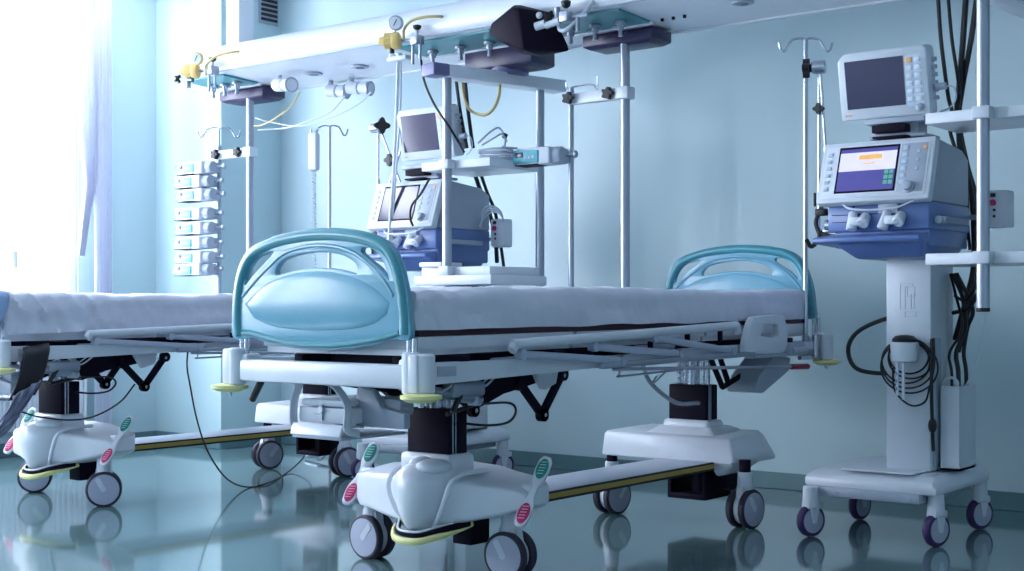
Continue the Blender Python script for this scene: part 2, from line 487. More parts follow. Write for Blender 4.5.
def make_bed(loc, label, swivel, headboard=True):
    B = thing('hospital_bed', label, 'hospital bed', loc)
    W = dict(parent=B, world=False)
    tz = lambda y: TILT * y
    end_board(B, 'footboard', .012, 0)
    if headboard: end_board(B, 'headboard', BL - .01, .047)
    # corner bumpers
    for sx in (-1, 1):
        for y, sy in ((0, -1), (BL, 1)):
            if not headboard and y > 1: pass
            d = tz(y); x = .398 if sx > 0 else -.428
            b = MB(); b.cyl((x - .022 * sx, y, .665 + d), (x - .022 * sx, y, .789 + d), .029, n=24, bev=.006)
            b.cyl((x + .020 * sx, y - sy * .012, .668 + d), (x + .020 * sx, y - sy * .012, .785 + d), .030, n=24, bev=.006)
            b.box((x, y + sy * .012, .727 + d), (.045, .03, .116), .008)
            b.box((x - .05 * sx, y - sy * .03, .725 + d), (.05, .07, .09), .012)
            bo = b.build('corner_bumper', 'plastic', **W)
            MB().lathe((x + .016 * sx, y, .640 + d), (0, 0, 1), [(.010, 0), (.040, .004), (.062, .014), (.062, .024), (.030, .030)], 30).build('bumper_disc', 'yellow', bo, world=False)
            MB().cyl((x + .016 * sx, y, .628 + d), (x + .016 * sx, y, .645 + d), .008, n=10).build('bolt', 'chrome', bo, world=False)
    # frame
    fr = MB(); fr.box((-.01, 0.005, .716), (.74, .045, .072), .012); fr.build('frame_bar', 'white', **W)
    fr = MB(); fr.box((0, BL - .005, .716 + tz(BL)), (.76, .045, .072), .012); fr.build('frame_bar', 'white', **W)
    for sx in (-1, 1):
        m = MB(); x = sx * .375
        secs = []
        for y, za, zb in ((.05, .690, .756), (1.1, .716, .750), (1.7, .735, .768), (2.66, .735, .770)):
            secs.append([Vector((x - .02, y, za)), Vector((x + .02, y, za)), Vector((x + .02, y, zb)), Vector((x - .02, y, zb))])
        m.loft(secs); m.build('frame_bar', 'plastic', **W)
        MB().box((x + sx * .021, .135, .729), (.003, .085, .030), .001).build('label_plate', 'grey', **W)
    # mattress platform, four leaves with a rim
    for a, b in ((.06, .86), (.88, 1.35), (1.37, 1.75), (1.77, 2.66)):
        m = MB(); za, zb = tz(a), tz(b)
        for zo, zt, hw in ((.795, .832, .343), (.775, .797, .325)):
            m.loft([[Vector((-hw, a, zo + za)), Vector((hw, a, zo + za)), Vector((hw, a, zt + za)), Vector((-hw, a, zt + za))],
                    [Vector((-hw, b, zo + zb)), Vector((hw, b, zo + zb)), Vector((hw, b, zt + zb)), Vector((-hw, b, zt + zb))]])
        m.build('platform_leaf', 'plastic', **W)
    # dark cross members under the platform
    m = MB()
    for y in (.25, .75, 1.15, 1.6, 2.05, 2.45): m.box((0, y, .755 + tz(y)), (.74, .05, .035), .004)
    for x in (-.22, .22): m.box((x, 1.35, .745 + tz(1.35)), (.04, 2.5, .03), .004)
    m.build('cross_members', 'dark', **W)
    m = MB()
    for y, z, x in ((.42, .748, .34), (.60, .742, .345), (1.25, .77, .345)):
        m.cyl((x, y, z), (x, y + .26, z + .005), .012, n=12)
    m.build('guide_rail', 'steel', **W)
    # folded side rails
    for sx in (-1, 1):
        x = sx * .428
        L1 = lambda y: .803 + (y - .43) * .033
        tr = MB()
        tr.tube([(x, .41, .785), (x, .43, L1(.43)), (x, .47, L1(.47) + .002), (x, 1.1, L1(1.1)), (x, 1.80, L1(1.80)), (x, 1.85, L1(1.85) - .004), (x, 1.87, .82)], .017, n=12, sm=4, rb=.015)
        ro = tr.build('side_rail', 'plastic', **W)
        for (ya, za, yb, zb) in ((.455, .772, 1.03, .735), (.86, .787, 1.42, .748), (1.24, .812, 1.82, .748)):
            lk = MB(); a, b = Vector((x, ya, za)), Vector((x, yb, zb)); d = (b - a); L = d.length
            R = Matrix.Rotation(math.atan2(d.z, d.y), 3, 'X').to_4x4()
            lk.box((a + b) / 2, (.020, L, .026), .006, R)
            for q in (a, b): lk.cyl(q - Vector((.014, 0, 0)), q + Vector((.014, 0, 0)), .017, n=16)
            lk.cyl(a + Vector((-sx * .004, 0, 0)), a + Vector((-sx * .004, 0, .035)), .009, n=8)
            lk.build('rail_link', 'tube', ro, world=False)
        lb = MB(); lb.box((x, 1.45, .7270), (.022, 1.10, .022), .004, Matrix.Rotation(.012, 3, 'X').to_4x4())
        lb.build('lower_bar', 'steel', ro, world=False)
        lb = MB()
        for y in (.86, 1.24, 1.5, 1.75): lb.box((x - sx * .012, y, .775 + (y - .86) * .04), (.016, .018, .05), .003)
        lb.build('rail_bracket', 'dark', ro, world=False)
        rod = MB(); rod.cyl((x, .98, .706), (x, 2.36, .668), .0065, n=8)
        rod.tube([(x, 1.02, .700), (x, 1.02, .682), (x, 1.04, .680), (x, 1.45, .688)], .004, n=6, sm=3)
        rod.tube([(x, 1.34, .690), (x - sx * .04, 1.30, .640), (x - sx * .10, 1.42, .66)], .003, n=6, sm=3)
        rod.build('rail_rod', 'steel', **W)
        # lever with a red grip
        MB().cyl((x, 2.34, .668), (x, 2.50, .664), .0125, n=12, bev=.003).build('lever_grip', 'maroonred', **W)
        # moulded handle with an opening at the head end
        out = [(1.96, .742), (2.22, .735), (2.27, .755), (2.28, .80), (2.26, .868), (2.22, .885), (2.02, .880), (1.98, .868), (1.94, .80), (1.93, .76)]
        hol = [(2.05, .80), (2.20, .795), (2.21, .84), (2.19, .858), (2.08, .855), (2.06, .84)]
        tb = filled_plate(out, [hol], .016, .006)
        for v in tb.verts: v.co = Vector((x - sx * .005 + v.co.z, v.co.x, v.co.y))
        MB().merge(tb).build('grab_handle', 'plastic', **W)
        m = MB(); m.box((x - sx * .03, 2.42, .742), (.05, .14, .055), .008); m.cyl((x - sx * .01, 2.36, .735), (x - sx * .01, 2.50, .735), .016, n=12)
        m.box((x - sx * .02, 2.15, .722), (.04, .30, .018), .004)
        m.build('latch', 'grey', **W)
        m = MB(); m.cyl((x - sx * .04, 2.50, .70), (x - sx * .04, 2.67, .70), .01, n=10); m.cyl((x - sx * .028, 2.63, .70), (x - sx * .028, 2.63, .80), .013, n=12); m.box((x - sx * .01, 2.40, .735), (.01, .03, .03), .003)
        m.build('drip_socket', 'chrome', **W)
    # lift columns
    for cx, cy, zb in ((-.02, .56, .42), (.02, 2.21, .43)):
        co = MB().bb((cx - .095, cy - .05, zb), (cx + .095, cy + .05, zb + .155), .006).build('lift_column', 'dark', **W)
        st = MB()
        st.bb((cx + .094, cy - .034, zb + .004), (cx + .098, cy - .026, zb + .153)); st.bb((cx + .094, cy - .018, zb + .004), (cx + .098, cy - .012, zb + .153))
        st.build('guide_strip', 'chrome', co, world=False)
        rd = MB()
        for dx in (-.07, -.04, .05, .075): rd.cyl((cx + dx, cy, zb + .15), (cx + dx, cy, .765), .009, n=10)
        rd.cyl((cx, cy, zb + .15), (cx, cy, .765), .03, n=14)
        rd.build('guide_rod', 'chrome', co, world=False)
        MB().box((cx, cy, zb - .032), (.235, .135, .07), .018, seg=3).build('collar', 'white', co, world=False)
    # sculpted foot end cover
    bx = -.02
    f = MB(); secs = []
    prof = [(-.410, .60, .70, .240, .318), (-.400, .570, .72, .218, .338), (-.36, .540, .75, .205, .350), (-.27, .515, .77, .198, .355), (-.19, .488, .77, .190, .362),
            (-.12, .465, .77, .186, .372), (0, .455, .77, .184, .378), (.12, .465, .77, .190, .372), (.20, .500, .77, .208, .356), (.28, .54, .765, .228, .346),
            (.335, .565, .745, .246, .338), (.362, .59, .72, .262, .325)]
    for x, yf, yb, zb, zt in prof:
        sec = []; yc, zc, a, b = (yf + yb) / 2, (zb + zt) / 2, (yb - yf) / 2, (zt - zb) / 2
        for i in range(32):
            an = 2 * PI * i / 32; ca, sa = math.cos(an), math.sin(an); e = .20
            dy = a * math.copysign(abs(ca) ** e, ca); dz = b * math.copysign(abs(sa) ** e, sa)
            sec.append(Vector((bx + x, yc + dy, zc + dz - (.022 * (1 - (dy / a + 1) / 2) if dz > 0 else 0))))
        secs.append(sec)
    f.loft(secs)
    cv = f.build('base_cover', 'white', **W)
    # the shield shaped nose, its hood and the raised margin round it
    nx = bx + .022; f = MB(); nose = []
    for z, w, yf in ((.160, .026, .440), (.166, .045, .414), (.19, .064, .386), (.235, .088, .368), (.285, .106, .360), (.33, .116, .362), (.362, .114, .376), (.383, .095, .400), (.397, .06, .435), (.402, .02, .47)):
        sec = []
        for i in range(26):
            a = PI * i / 25
            sec.append(Vector((nx + w * math.cos(a), .60 - (.60 - yf) * math.sin(a) ** .62, z)))
        nose.append(sec)
    f.loft(nose)
    f.ball((nx + .055, .455, .388), (.062, .060, .026)); f.ball((nx - .02, .50, .392), (.05, .07, .022))
    f.build('nose_shield', 'white', cv, world=False, ang=60)
    for sx in (-1, 1):
        f = MB(); f.tube([(nx + sx * .06, .455, .186), (nx + sx * .102, .435, .235), (nx + sx * .132, .432, .30), (nx + sx * .138, .448, .338), (nx + sx * .146, .49, .362), (nx + sx * .155, .55, .368), (nx + sx * .155, .62, .368)], .009, n=8)
        f.build('shield_margin', 'white', cv, world=False)
    f = MB(); f.tube([(nx + .135, .56, .192), (nx + .11, .45, .165), (nx + .06, .388, .146), (nx, .372, .142), (nx - .06, .385, .147), (nx - .10, .43, .168), (nx - .112, .48, .186)], .012, n=10, rb=.009, up=(0, 0, 1))
    f.build('bumper_strip', 'yellow', cv, world=False)
    f = MB(); f.tube([(nx + .14, .54, .195), (nx + .11, .45, .182), (nx + .05, .405, .166), (nx, .396, .162), (nx - .06, .405, .166), (nx - .095, .445, .186)], .011, n=8, rb=.010)
    f.build('undertray', 'dark', cv, world=False)
    f = MB(); f.tube([(nx + .13, .53, .205), (nx + .10, .44, .194), (nx + .05, .398, .176), (nx, .386, .172), (nx - .055, .398, .176), (nx - .09, .44, .198)], .004, n=6)
    f.build('trim_line', 'plastic', cv, world=False)
    f = MB(); f.bb((nx + .03, .58, .11), (nx + .115, .68, .20), .005); f.build('drive_unit', 'dark', cv, world=False)
    # head end cover
    f = MB(); h0, h1 = -.355, .315
    f.hull([Vector(v) for v in ((h0, 2.04, .262), (h1, 2.04, .262), (h0 + .01, 2.05, .372), (h1 - .02, 2.05, .372), (h0 + .05, 2.38, .385), (h1 - .05, 2.38, .385), (h0 + .03, 2.44, .262), (h1 + .02, 2.40, .262), (h1 + .025, 2.28, .30))], .012)
    f.hull([Vector((x, y, z)) for x, y, z in ((-.16, 2.09, .37), (.20, 2.09, .37), (-.16, 2.36, .38), (.20, 2.36, .38), (-.11, 2.14, .405), (.15, 2.14, .405), (-.11, 2.30, .408), (.15, 2.30, .408))], .01)
    f.hull([Vector(v) for v in ((.19, 2.05, .265), (.31, 2.05, .265), (.21, 2.08, .205), (.25, 2.10, .215), (.19, 2.3, .265), (.31, 2.3, .265), (.21, 2.26, .205), (.25, 2.26, .215))], .01)
    cv = f.build('base_cover', 'white', **W)
    f = MB(); f.bb((-.02, 2.06, .11), (.00, 2.28, .26), .004); f.bb((.15, 2.06, .11), (.17, 2.28, .26), .004); f.bb((-.02, 2.06, .10), (.17, 2.28, .125), .004); f.bb((-.02, 2.05, .225), (.17, 2.28, .262), .004)
    f.cyl((.085, 2.17, .125), (.085, 2.17, .26), .045, n=18); f.cyl((.16, 2.17, .19), (.24, 2.17, .19), .05, n=20)
    f.build('drive_unit', 'dark', cv, world=False)
    # long chassis plate with a yellow flank
    cb = MB().bb((-.05, .70, .238), (.214, 2.06, .270), .004).build('chassis_beam', 'tube', **W)
    MB().bb((.2135, .72, .243), (.2175, 2.05, .263)).build('yellow_stripe', 'stripe', cb, world=False)
    st = MB(); st.bb((.2138, .72, .2625), (.219, 2.05, .270)); st.bb((.2138, .72, .235), (.219, 2.05, .2435)); st.build('edge_strip', 'black', cb, world=False)
    st = MB(); st.bb((-.054, .72, .243), (-.0495, 2.05, .263)); st.build('yellow_stripe', 'stripe', cb, world=False)
    # casters
    for cx, cy, ca in swivel: caster(B, cx, cy, ca)
    # brake pedals
    for sx, x in ((1, .352), (-1, -.448)):
        d = Vector((0, .60, .80)).normalized(); wd = Vector((.85, .45, .0)); wd = (wd - d * wd.dot(d)).normalized(); nrm = wd.cross(d)
        c = Vector((x, .622, .312))
        half = [(.012, -.135), (.020, -.122), (.0245, -.092), (.0225, -.060), (.012, -.024), (.011, .015), (.021, .045), (.0245, .080), (.0215, .116), (.012, .132)]
        out = half + [(-a, b) for a, b in reversed(half)]
        bar = MB().prism(out, lambda u, v, w: c + wd * u + d * v + nrm * w, -.009, .008, .004)
        bo = bar.build('brake_pedal', 'white', **W)
        MB().cyl((x - sx * .05, .63, .315), (x - sx * .004, .63, .315), .018, n=14).build('pivot', 'plastic', bo, world=False)
        for nm, v0, m_ in (('red_pad', -.088, 'red'), ('green_pad', .082, 'green')):
            el = [(.0195 * math.cos(2 * PI * k / 24), v0 + .038 * math.sin(2 * PI * k / 24)) for k in range(24)]
            po = MB().prism(el, lambda u, v, w: c + wd * u + d * v + nrm * w, .006, .0125, .002).prism(el, lambda u, v, w: c + wd * u + d * v + nrm * w, -.0125, -.007, .002).build(nm, m_, bo, world=False)
            rb_ = MB()
            for k in range(-2, 3): rb_.prism([(-.010, v0 + k * .011 - .0016), (.010, v0 + k * .011 + .004), (.010, v0 + k * .011 + .0055), (-.010, v0 + k * .011 + .0002)], lambda u, v, w: c + wd * u + d * v + nrm * w, .012, .0142)
            rb_.build('tread_pattern', 'plastic', po, world=False)
    # black lifting linkage and actuator
    def linkage(x, y0, dirn, name='lift_linkage'):
        m = MB(); D = lambda a: y0 + dirn * a
        pl = [(D(-.42), .66), (D(-.42), .70), (D(.28), .705), (D(.28), .665), (D(.10), .635), (D(.03), .625), (D(-.10), .585), (D(-.16), .59), (D(-.22), .63)]
        m.prism(pl, lambda u, v, w: Vector((w, u, v)), x - .012, x + .012)
        for a, b in (((D(.11), .655), (D(.235), .540)), ((D(.235), .540), (D(.355), .680))):
            a, b = Vector((x + .02, a[0], a[1])), Vector((x + .02, b[0], b[1])); d = b - a
            m.box((a + b) / 2, (.018, d.length, .034), .006, Matrix.Rotation(math.atan2(d.z, d.y), 3, 'X').to_4x4())
            for q in (a, b): m.cyl(q - Vector((.012, 0, 0)), q + Vector((.014, 0, 0)), .024, n=18)
        o = m.build(name, 'dark', **W)
        bt = MB()
        for a, z in ((D(.235), .540), (D(.35), .676), (D(-.13), .60)): bt.cyl((x + .032, a, z), (x + .038, a, z), .008, n=10)
        bt.build('bolt', 'chrome', o, world=False)
    linkage(.16, .66, 1)
    linkage(-.16, .66, 1)
    m = MB(); m.hull([Vector((.19 + dx, y, z)) for dx in (0, .03) for y, z in ((.80, .715), (.95, .715), (.93, .650), (.86, .630))], .006)
    m.build('gusset_plate', 'plastic', **W)
    m = MB(); m.cyl((.22, .20, .665), (.22, .50, .615), .018, n=14); m.cyl((.22, .12, .675), (.22, .24, .655), .011, n=10); m.box((.22, .42, .655), (.06, .16, .05), .012); m.cyl((.22, .47, .60), (.22, .47, .69), .02, n=12)
    m.build('actuator', 'steel', **W)
    m = MB(); m.cyl((.19, .37, .575), (.19, .52, .60), .008, n=8); m.tube([(.20, .52, .60), (.20, .68, .595), (.20, .72, .565), (.20, .68, .530), (.16, .62, .520), (.07, .585, .525)], .0045, n=6)
    m.build('cable', 'black', **W)
    MB().cyl((.24, .34, .585), (.24, .40, .668), .010, n=8).build('prop_rod', 'black', **W)
    m = MB(); m.tube([(.235, .30, .655), (.235, .42, .695), (.235, .50, .66), (.235, .58, .70)], .0035, n=6); m.tube([(.235, .36, .70), (.235, .46, .66), (.235, .55, .70)], .003, n=6)
    m.build('wiring', 'cream', **W)
    # tilted panel and struts at the head end
    m = MB(); m.prism([(2.02, .56), (2.10, .555), (2.34, .64), (2.36, .70), (2.20, .715), (2.06, .63)], lambda u, v, w: Vector((w, u + .16, v)), .20, .34, .010)
    m.build('tilt_housing', 'grey', **W)
    m = MB()
    for a, b in (((.24, 1.98, .71), (.24, 2.08, .585)), ((.24, 2.06, .71), (.24, 2.13, .60)), ((.24, 2.08, .585), (.24, 2.25, .63))):
        m.cyl(a, b, .012, n=10)
    m.build('strut', 'dark', **W)
    m = MB(); m.tube([(.20, 1.52, .70), (.19, 1.60, .62), (.15, 1.85, .53), (.10, 2.12, .51)], .009, n=8)
    sp = [(-.01 + .014 * math.cos(a * .9), 2.155 + .014 * math.sin(a * .9), .60 + a * .0035) for a in range(40)]
    m.tube(sp, .003, n=5, sm=2)
    m.build('coiled_lead', 'grey', **W)
    # tray under the foot end, hung on two bent arms
    for x in (-.262, -.012):
        m = MB(); k = .055 if x < -.2 else -.055
        m.tube([(x + k, .06, .69), (x + k * .8, .10, .675), (x, .12, .610), (x, .12, .535), (x + .01, .16, .515)], .018, n=8, rb=.007, sm=4, up=(0, 1, 0))
        m.build('tray_arm', 'plastic', **W)
    m = MB(); m.bb((-.25, .13, .545), (-.025, .42, .596), .006); m.bb((-.235, .128, .600), (-.04, .40, .622), .006)
    tr = m.build('storage_tray', 'plastic', **W)
    MB().box((-.138, .105, .524), (.232, .012, .042), .004, Matrix.Rotation(-.35, 3, 'X').to_4x4()).build('tray_lip', 'white', tr, world=False)
    MB().bb((-.25, .10, .495), (-.02, .40, .505), .003).build('tray_shelf', 'grey', tr, world=False)
    m = MB(); m.cyl((-.135, .126, .590), (-.135, .116, .590), .011, n=12); m.bb((-.175, .125, .572), (-.130, .129, .576)); m.bb((-.138, .122, .555), (-.132, .129, .606)); m.build('catch', 'steel', tr, world=False)
    m = MB(); out = [(-.05, .665), (.02, .655), (.06, .60), (.16, .585), (.16, .535), (-.06, .535), (-.06, .60)]
    m.prism(out, lambda u, v, w: Vector((u, w, v)), .20, .23, .006); m.bb((-.03, .225, .57), (.12, .30, .63), .02)
    m.build('side_bracket', 'grey', **W)
    # handles under the foot bar
    m = MB(); m.cyl((-.335, .04, .675), (-.40, .06, .615), .012, n=12)
    m.build('foot_lever', 'black', **W)
    return B

bed = make_bed((BX, BY, 0), 'hospital bed with teal headboard and footboard in the middle of the room',
    ((-.405, .636, -PI / 2 - .05), (.224, .660, -PI / 2 + .1), (-.316, 2.071, -.15), (.343, 2.087, -.12)))
B2 = (-2.54, .17)
bed2 = make_bed((BX + B2[0], BY + B2[1], 0), 'hospital bed on the left with a dark strap hanging from its mattress',
    ((-.43, .69, -.62), (.25, .62, -.62), (-.27, 2.071, -.28), (.343, 2.087, -.25)), headboard=False)

# mattresses under fitted sheets
def mattress(origin, label, seed, y1=2.655, hang=0.0, crease=.020, reach=.5):
    ox, oy = origin
    MT = thing('mattress', label, 'mattress', (ox, oy, .832))
    m = MB(); m.loft([[Vector((ox + a, oy + y, z + TILT * y)) for a, z in ((-.342, .834), (.342, .834), (.342, .856), (.320, .90), (-.320, .90), (-.342, .856))] for y in (.07, y1 - .01)])
    m.build('core', 'maroon', MT)
    N, K = 130, 46; vs = []; fs = []
    hw = .352
    def sec(y, shrink):
        q = []
        for k in range(K + 1):
            s = k / K
            # walk: right hem up, over the top, down to the left hem
            hgt, wid, rr = .125 + hang, 2 * hw, .045
            per = 2 * hgt + wid; d = s * per
            if d < hgt: x, z, nx, nz = hw, d, 1, 0
            elif d < hgt + wid: x, z, nx, nz = hw - (d - hgt), hgt, 0, 1
            else: x, z, nx, nz = -hw, hgt - (d - hgt - wid), -1, 0
            # round the shoulders
            cxx = hw - rr
            if z > hgt - rr and abs(x) > cxx:
                vx, vz = abs(x) - cxx, z - (hgt - rr); l = math.hypot(vx, vz) or 1
                x = math.copysign(cxx + vx / l * rr, x); z = hgt - rr + vz / l * rr
                nx, nz = math.copysign(vx / l, x), vz / l
            q.append((x, z, nx, nz))
        out = []
        for (x, z, nx, nz) in q:
            p = Vector((x * 4 + seed * 7, y * 4, z * 5))
            a = .012 * noise.noise(p) + .008 * noise.noise(p * 2.7) + .003 * noise.noise(p * 6)
            endk = max(0, 1 - y / reach) + .5 * max(0, 1 - (y1 - y) / .3)
            ph = y * 34 + (z - .1) * 26 + 2.0 * noise.noise(Vector((y * 5, z * 8, seed)))
            fold = abs(math.sin(ph)) ** 2.2
            a += endk * crease * (fold - .4) * (1 if nz < .8 else .3)
            # long soft draglines
            a += .004 * math.sin(z * 60 + 4 * noise.noise(Vector((y * 2, seed, 0)))) * (1 if nz < .5 else 0)
            hem = (.007 * noise.noise(Vector((y * 4, seed, 3 if x > 0 else 9))) - .004) if z < .03 else 0
            a = max(a, -.004) if z < .05 + hang else a
            sink = -.010 * math.sin(y * 3.1 + seed) * max(0, nz)
            xs = x * shrink
            out.append(Vector((ox + xs + nx * a, oy + y, .856 - hang * (1 - .25 * math.sin(y * 2.3)) + z * (1 + hang * (-.25 * math.sin(y * 2.3)) / (.125 + hang)) * (1 if shrink > .98 else .9 + .1 * shrink) + nz * a + hem + sink * .6 + TILT * y)))
        return out
    ys = [.055 + (y1 - .055) * i / N for i in range(N + 1)]
    secs = [sec(y, 1 - .035 * max(0, 1 - (y - .055) / .05) ** 2 - .03 * max(0, 1 - (y1 - y) / .05) ** 2) for y in ys]
    n = K + 1; vs = [v for s_ in secs for v in s_]
    for i in range(N):
        for k in range(K): fs.append((i * n + k, i * n + k + 1, (i + 1) * n + k + 1, (i + 1) * n + k))
    fs.append(tuple(range(n))); fs.append(tuple(N * n + k for k in reversed(range(n))))
    sm = MB().raw(vs, fs)
    o = sm.build('fitted_sheet', 'sheet', MT, ang=60)
    return MT
mattress((BX, BY), 'mattress in a white fitted sheet on the middle bed, by the teal footboard', 1)
mattress((BX + B2[0], BY + B2[1]), 'wrinkled white-sheeted mattress on the left bed', 5, hang=.05, crease=.036, reach=.9)

# strap and cloth at the left bed's corner
def ribbon(name, pts, wdir, width, m, label, cat, th=.004, sag=0.0):
    q = catmull(pts, 8); vs = []; fs = []; wd = Vector(wdir).normalized(); K = 10
    for i, p in enumerate(q):
        u = i / (len(q) - 1)
        for k in range(K + 1):
            s = k / K - .5
            ww = width(u) if callable(width) else width
            vs.append(p + wd * (s * ww) + Vector((sag * math.sin(k * 1.7 + i * .25), sag * .6 * math.cos(k * 2.1), 0)))
    for i in range(len(q) - 1):
        for k in range(K):
            a = i * (K + 1) + k; fs.append((a, a + 1, a + K + 2, a + K + 1))
    o = lone(MB().raw(vs, fs), name, m, label, cat)
    md = o.modifiers.new('solid', 'SOLIDIFY'); md.thickness = th
    return o
SX = BX + B2[0] + .445
sp = [P(36, 345, X=SX - .05), P(37, 352, X=SX), P(34, 366, X=SX + .005), P(29, 384, X=SX + .01), P(22, 398, X=SX + .012)]
ribbon('strap', sp, (-.15, 1, .12), .14, 'black', 'black strap hanging down from the left bed mattress', 'strap')
sp = [P(27, 388, X=SX + .03), P(20, 402, X=SX + .035), P(8, 420, X=SX + .04), P(-6, 438, X=SX + .05), P(-22, 450, X=SX + .05)]
ribbon('cloth_belt', sp, (-.1, 1, .45), lambda u: .16 - .03 * u, 'cloth', 'grey cloth belt trailing from the black strap at the picture edge', 'belt', .006, .008)
bl = MB(); yy = BY + B2[1]
q = [Vector((BX + B2[0] + .366, yy + .03, .86)), Vector((BX + B2[0] + .368, yy + .06, .93)), Vector((BX + B2[0] + .345, yy + .07, .985)), Vector((BX + B2[0] + .2, yy + .08, .998)), Vector((BX + B2[0] - .1, yy + .09, .998))]
q = [v + Vector((0, -.045, 0)) for v in q]
ribbon('folded_blanket', q, (0, 1, 0), .10, 'bluecloth', 'pale blue cloth folded over the foot of the left mattress', 'cloth', .012)

# drip pole on the middle bed's head corner
def hooks(m, c, r=.006, w=.075):
    for s in (1, -1):
        d = Vector((CT, ST, 0)) * s
        m.tube([c, c + d * .25 * w + Vector((0, 0, .008)), c + d * w * .75 + Vector((0, 0, .0)), c + d * w * 1.0 + Vector((0, 0, -.03)), c + d * w * 1.15 + Vector((0, 0, -.05)), c + d * w * 1.38 + Vector((0, 0, -.045)), c + d * w * 1.5 + Vector((0, 0, -.012))], r, n=8, sm=5)
    return m
ip = P(805.5, 325, Y=BY + 2.63)
dp = thing('drip_pole', 'slim steel drip pole with two hooks on the middle bed head corner', 'drip pole', (ip.x, ip.y, .70))
topz = P(805.5, 40, Y=ip.y).z
MB().cyl((ip.x, ip.y, .735), (ip.x, ip.y, topz), .0115, n=14).build('pole', 'chrome', dp)
hooks(MB(), Vector((ip.x, ip.y, topz)), .006, .08).build('hook', 'chrome', dp)
MB().cyl((ip.x, ip.y, .70), (ip.x, ip.y, .80), .016, n=14, bev=.003).build('foot_sleeve', 'steel', dp)
# second drip pole with bag at the left bed's head
jp = P(329.5, 290, Y=BY + B2[1] + 2.60)
dp2 = thing('drip_pole', 'pale drip pole with two hooks standing behind the left bed', 'drip pole', (jp.x, jp.y, .0))
t2 = P(329.5, 127, Y=jp.y).z
MB().cyl((jp.x, jp.y, .05), (jp.x, jp.y, t2), .011, n=12).build('pole', 'chrome', dp2)
hooks(MB(), Vector((jp.x, jp.y, t2)), .006, .075).build('hook', 'chrome', dp2)
b = MB()
for a in range(4): b.cyl((jp.x, jp.y, .05), (jp.x + .16 * math.cos(a * PI / 2 + .4), jp.y + .16 * math.sin(a * PI / 2 + .4), .018), .013, n=8)
b.build('star_base', 'steel', dp2)
hx = jp + Vector((-CT * .095, -ST * .095, 0))
bag = thing('handset', 'white corded handset hanging from the drip pole behind the left bed', 'handset', (hx.x, hx.y, t2 - .27))
MB().box((hx.x, hx.y, t2 - .15), (.075, .045, .23), .016).build('body', 'plastic', bag)
coil = [(hx.x + .012 * math.cos(a * 1.3), hx.y + .012 * math.sin(a * 1.3), t2 - .26 - a * .0042) for a in range(150)]
MB().tube(coil, .004, n=5, sm=2).tube([(hx.x, hx.y, t2 - .04), (hx.x + .02, hx.y + .01, t2 - .01), (hx.x + .05, hx.y + .03, t2 - .03)], .004, n=6).build('coiled_cord', 'clear', bag)

# ------------------------------------------------------------------ ceiling supply bridge
BZ, BF, BB = 2.26, 5.05, 5.60
br = thing('ceiling_supply_bridge', 'long white medical supply bridge hung across the room above the beds', 'supply bridge', (-3.2, 5.35, BZ))
ZB = lambda y: BZ + .026 - .055 * (y - BF)                     # the underside rises a little towards the front
prof = [(BF, ZB(BF)), (BB, ZB(BB)), (BB, BZ + .20), (BB - .10, BZ + .25), (BF + .24, BZ + .25), (BF + .06, BZ + .20), (BF - .02, BZ + .14), (BF - .04, BZ + .09), (BF - .035, BZ + .05), (BF - .02, ZB(BF) + .006)]
XE = lambda y: -6.20 - .75 * (y - 5.0)
m = MB(); m.prism(prof, lambda u, v, w: Vector((XE(u) if w < 0 else .9, u, v)), -1, 1)
m.build('duct', 'white', br, ang=50)
MB().bb((-6.2, BF - .022, ZB(BF) + .002), (.9, BF - .010, ZB(BF) + .010)).build('front_seam', 'grey', br)
MB().bb((-6.6, BB - .03, ZB(BB) - .006), (.9, BB - .005, ZB(BB) + .003)).build('rear_lip', 'white', br)
m = MB(); m.bb((-6.56, 5.42, BZ + .15), (-6.44, 5.54, ZC - .002), .004); m.build('drop_column', 'white', br)
for x in (-3.2, -.3): MB().bb((x - .06, 5.30, BZ + .20), (x + .06, 5.42, ZC - .002), .004).build('drop_column', 'white', br)
def panel_at(x0, x1, y0=5.07, y1=5.33):
    q = lambda x, y, dz: Vector((x, y, ZB(y) + dz))
    g = MB().hull([q(x, y, dz) for x in (x0, x1) for y in (y0, y1) for dz in (-.012, -.001)]).build('gas_panel', 'tealplate', br)
    MB().hull([q(x, y, dz) for x in (x0 - .01, x1 + .01) for y in (y1 + .001, y1 + .018) for dz in (-.020, -.001)]).build('panel_edge', 'white', g)
    for i in range(3):
        x = x0 + (x1 - x0) * (.2 + .3 * i); y = (y0 + y1) / 2 + .03; z = ZB(y)
        o = MB(); o.cyl((x, y, z - .028), (x, y, z - .011), .030, n=16, bev=.003); o.cyl((x, y, z - .05), (x, y, z - .026), .017, n=12); o.cyl((x, y, z - .085), (x, y, z - .045), .012, .009, n=10)
        o.cyl((x - .035, y - .01, z - .040), (x + .02, y, z - .036), .008, n=8)
        o.build('gas_outlet', 'steel', g)
panel_at(-6.52, -6.16); panel_at(-4.80, -4.16); panel_at(-3.88, -3.40); panel_at(-1.98, -1.45)
for px, py in ((314, 75), (360, 68), (743, 5)):
    c = P(px, py, z=BZ)
    zz = ZB(c.y)
    d = MB().lathe((c.x, c.y, zz - .010), (0, 0, 1), [(.036, 0), (.048, .002), (.052, .010)], 24).build('downlight', 'grey', br)
    MB().cyl((c.x, c.y, zz - .012), (c.x, c.y, zz - .009), .026, n=20).build('lens', 'screenoff', d)
c = P(660, 20, z=BZ)
m = MB()
for i in range(3): MB().cyl((c.x + i * .06, c.y + .02, BZ - .003), (c.x + i * .06, c.y + .02, BZ + .01), .008, n=10).build('indicator', 'dark', br)

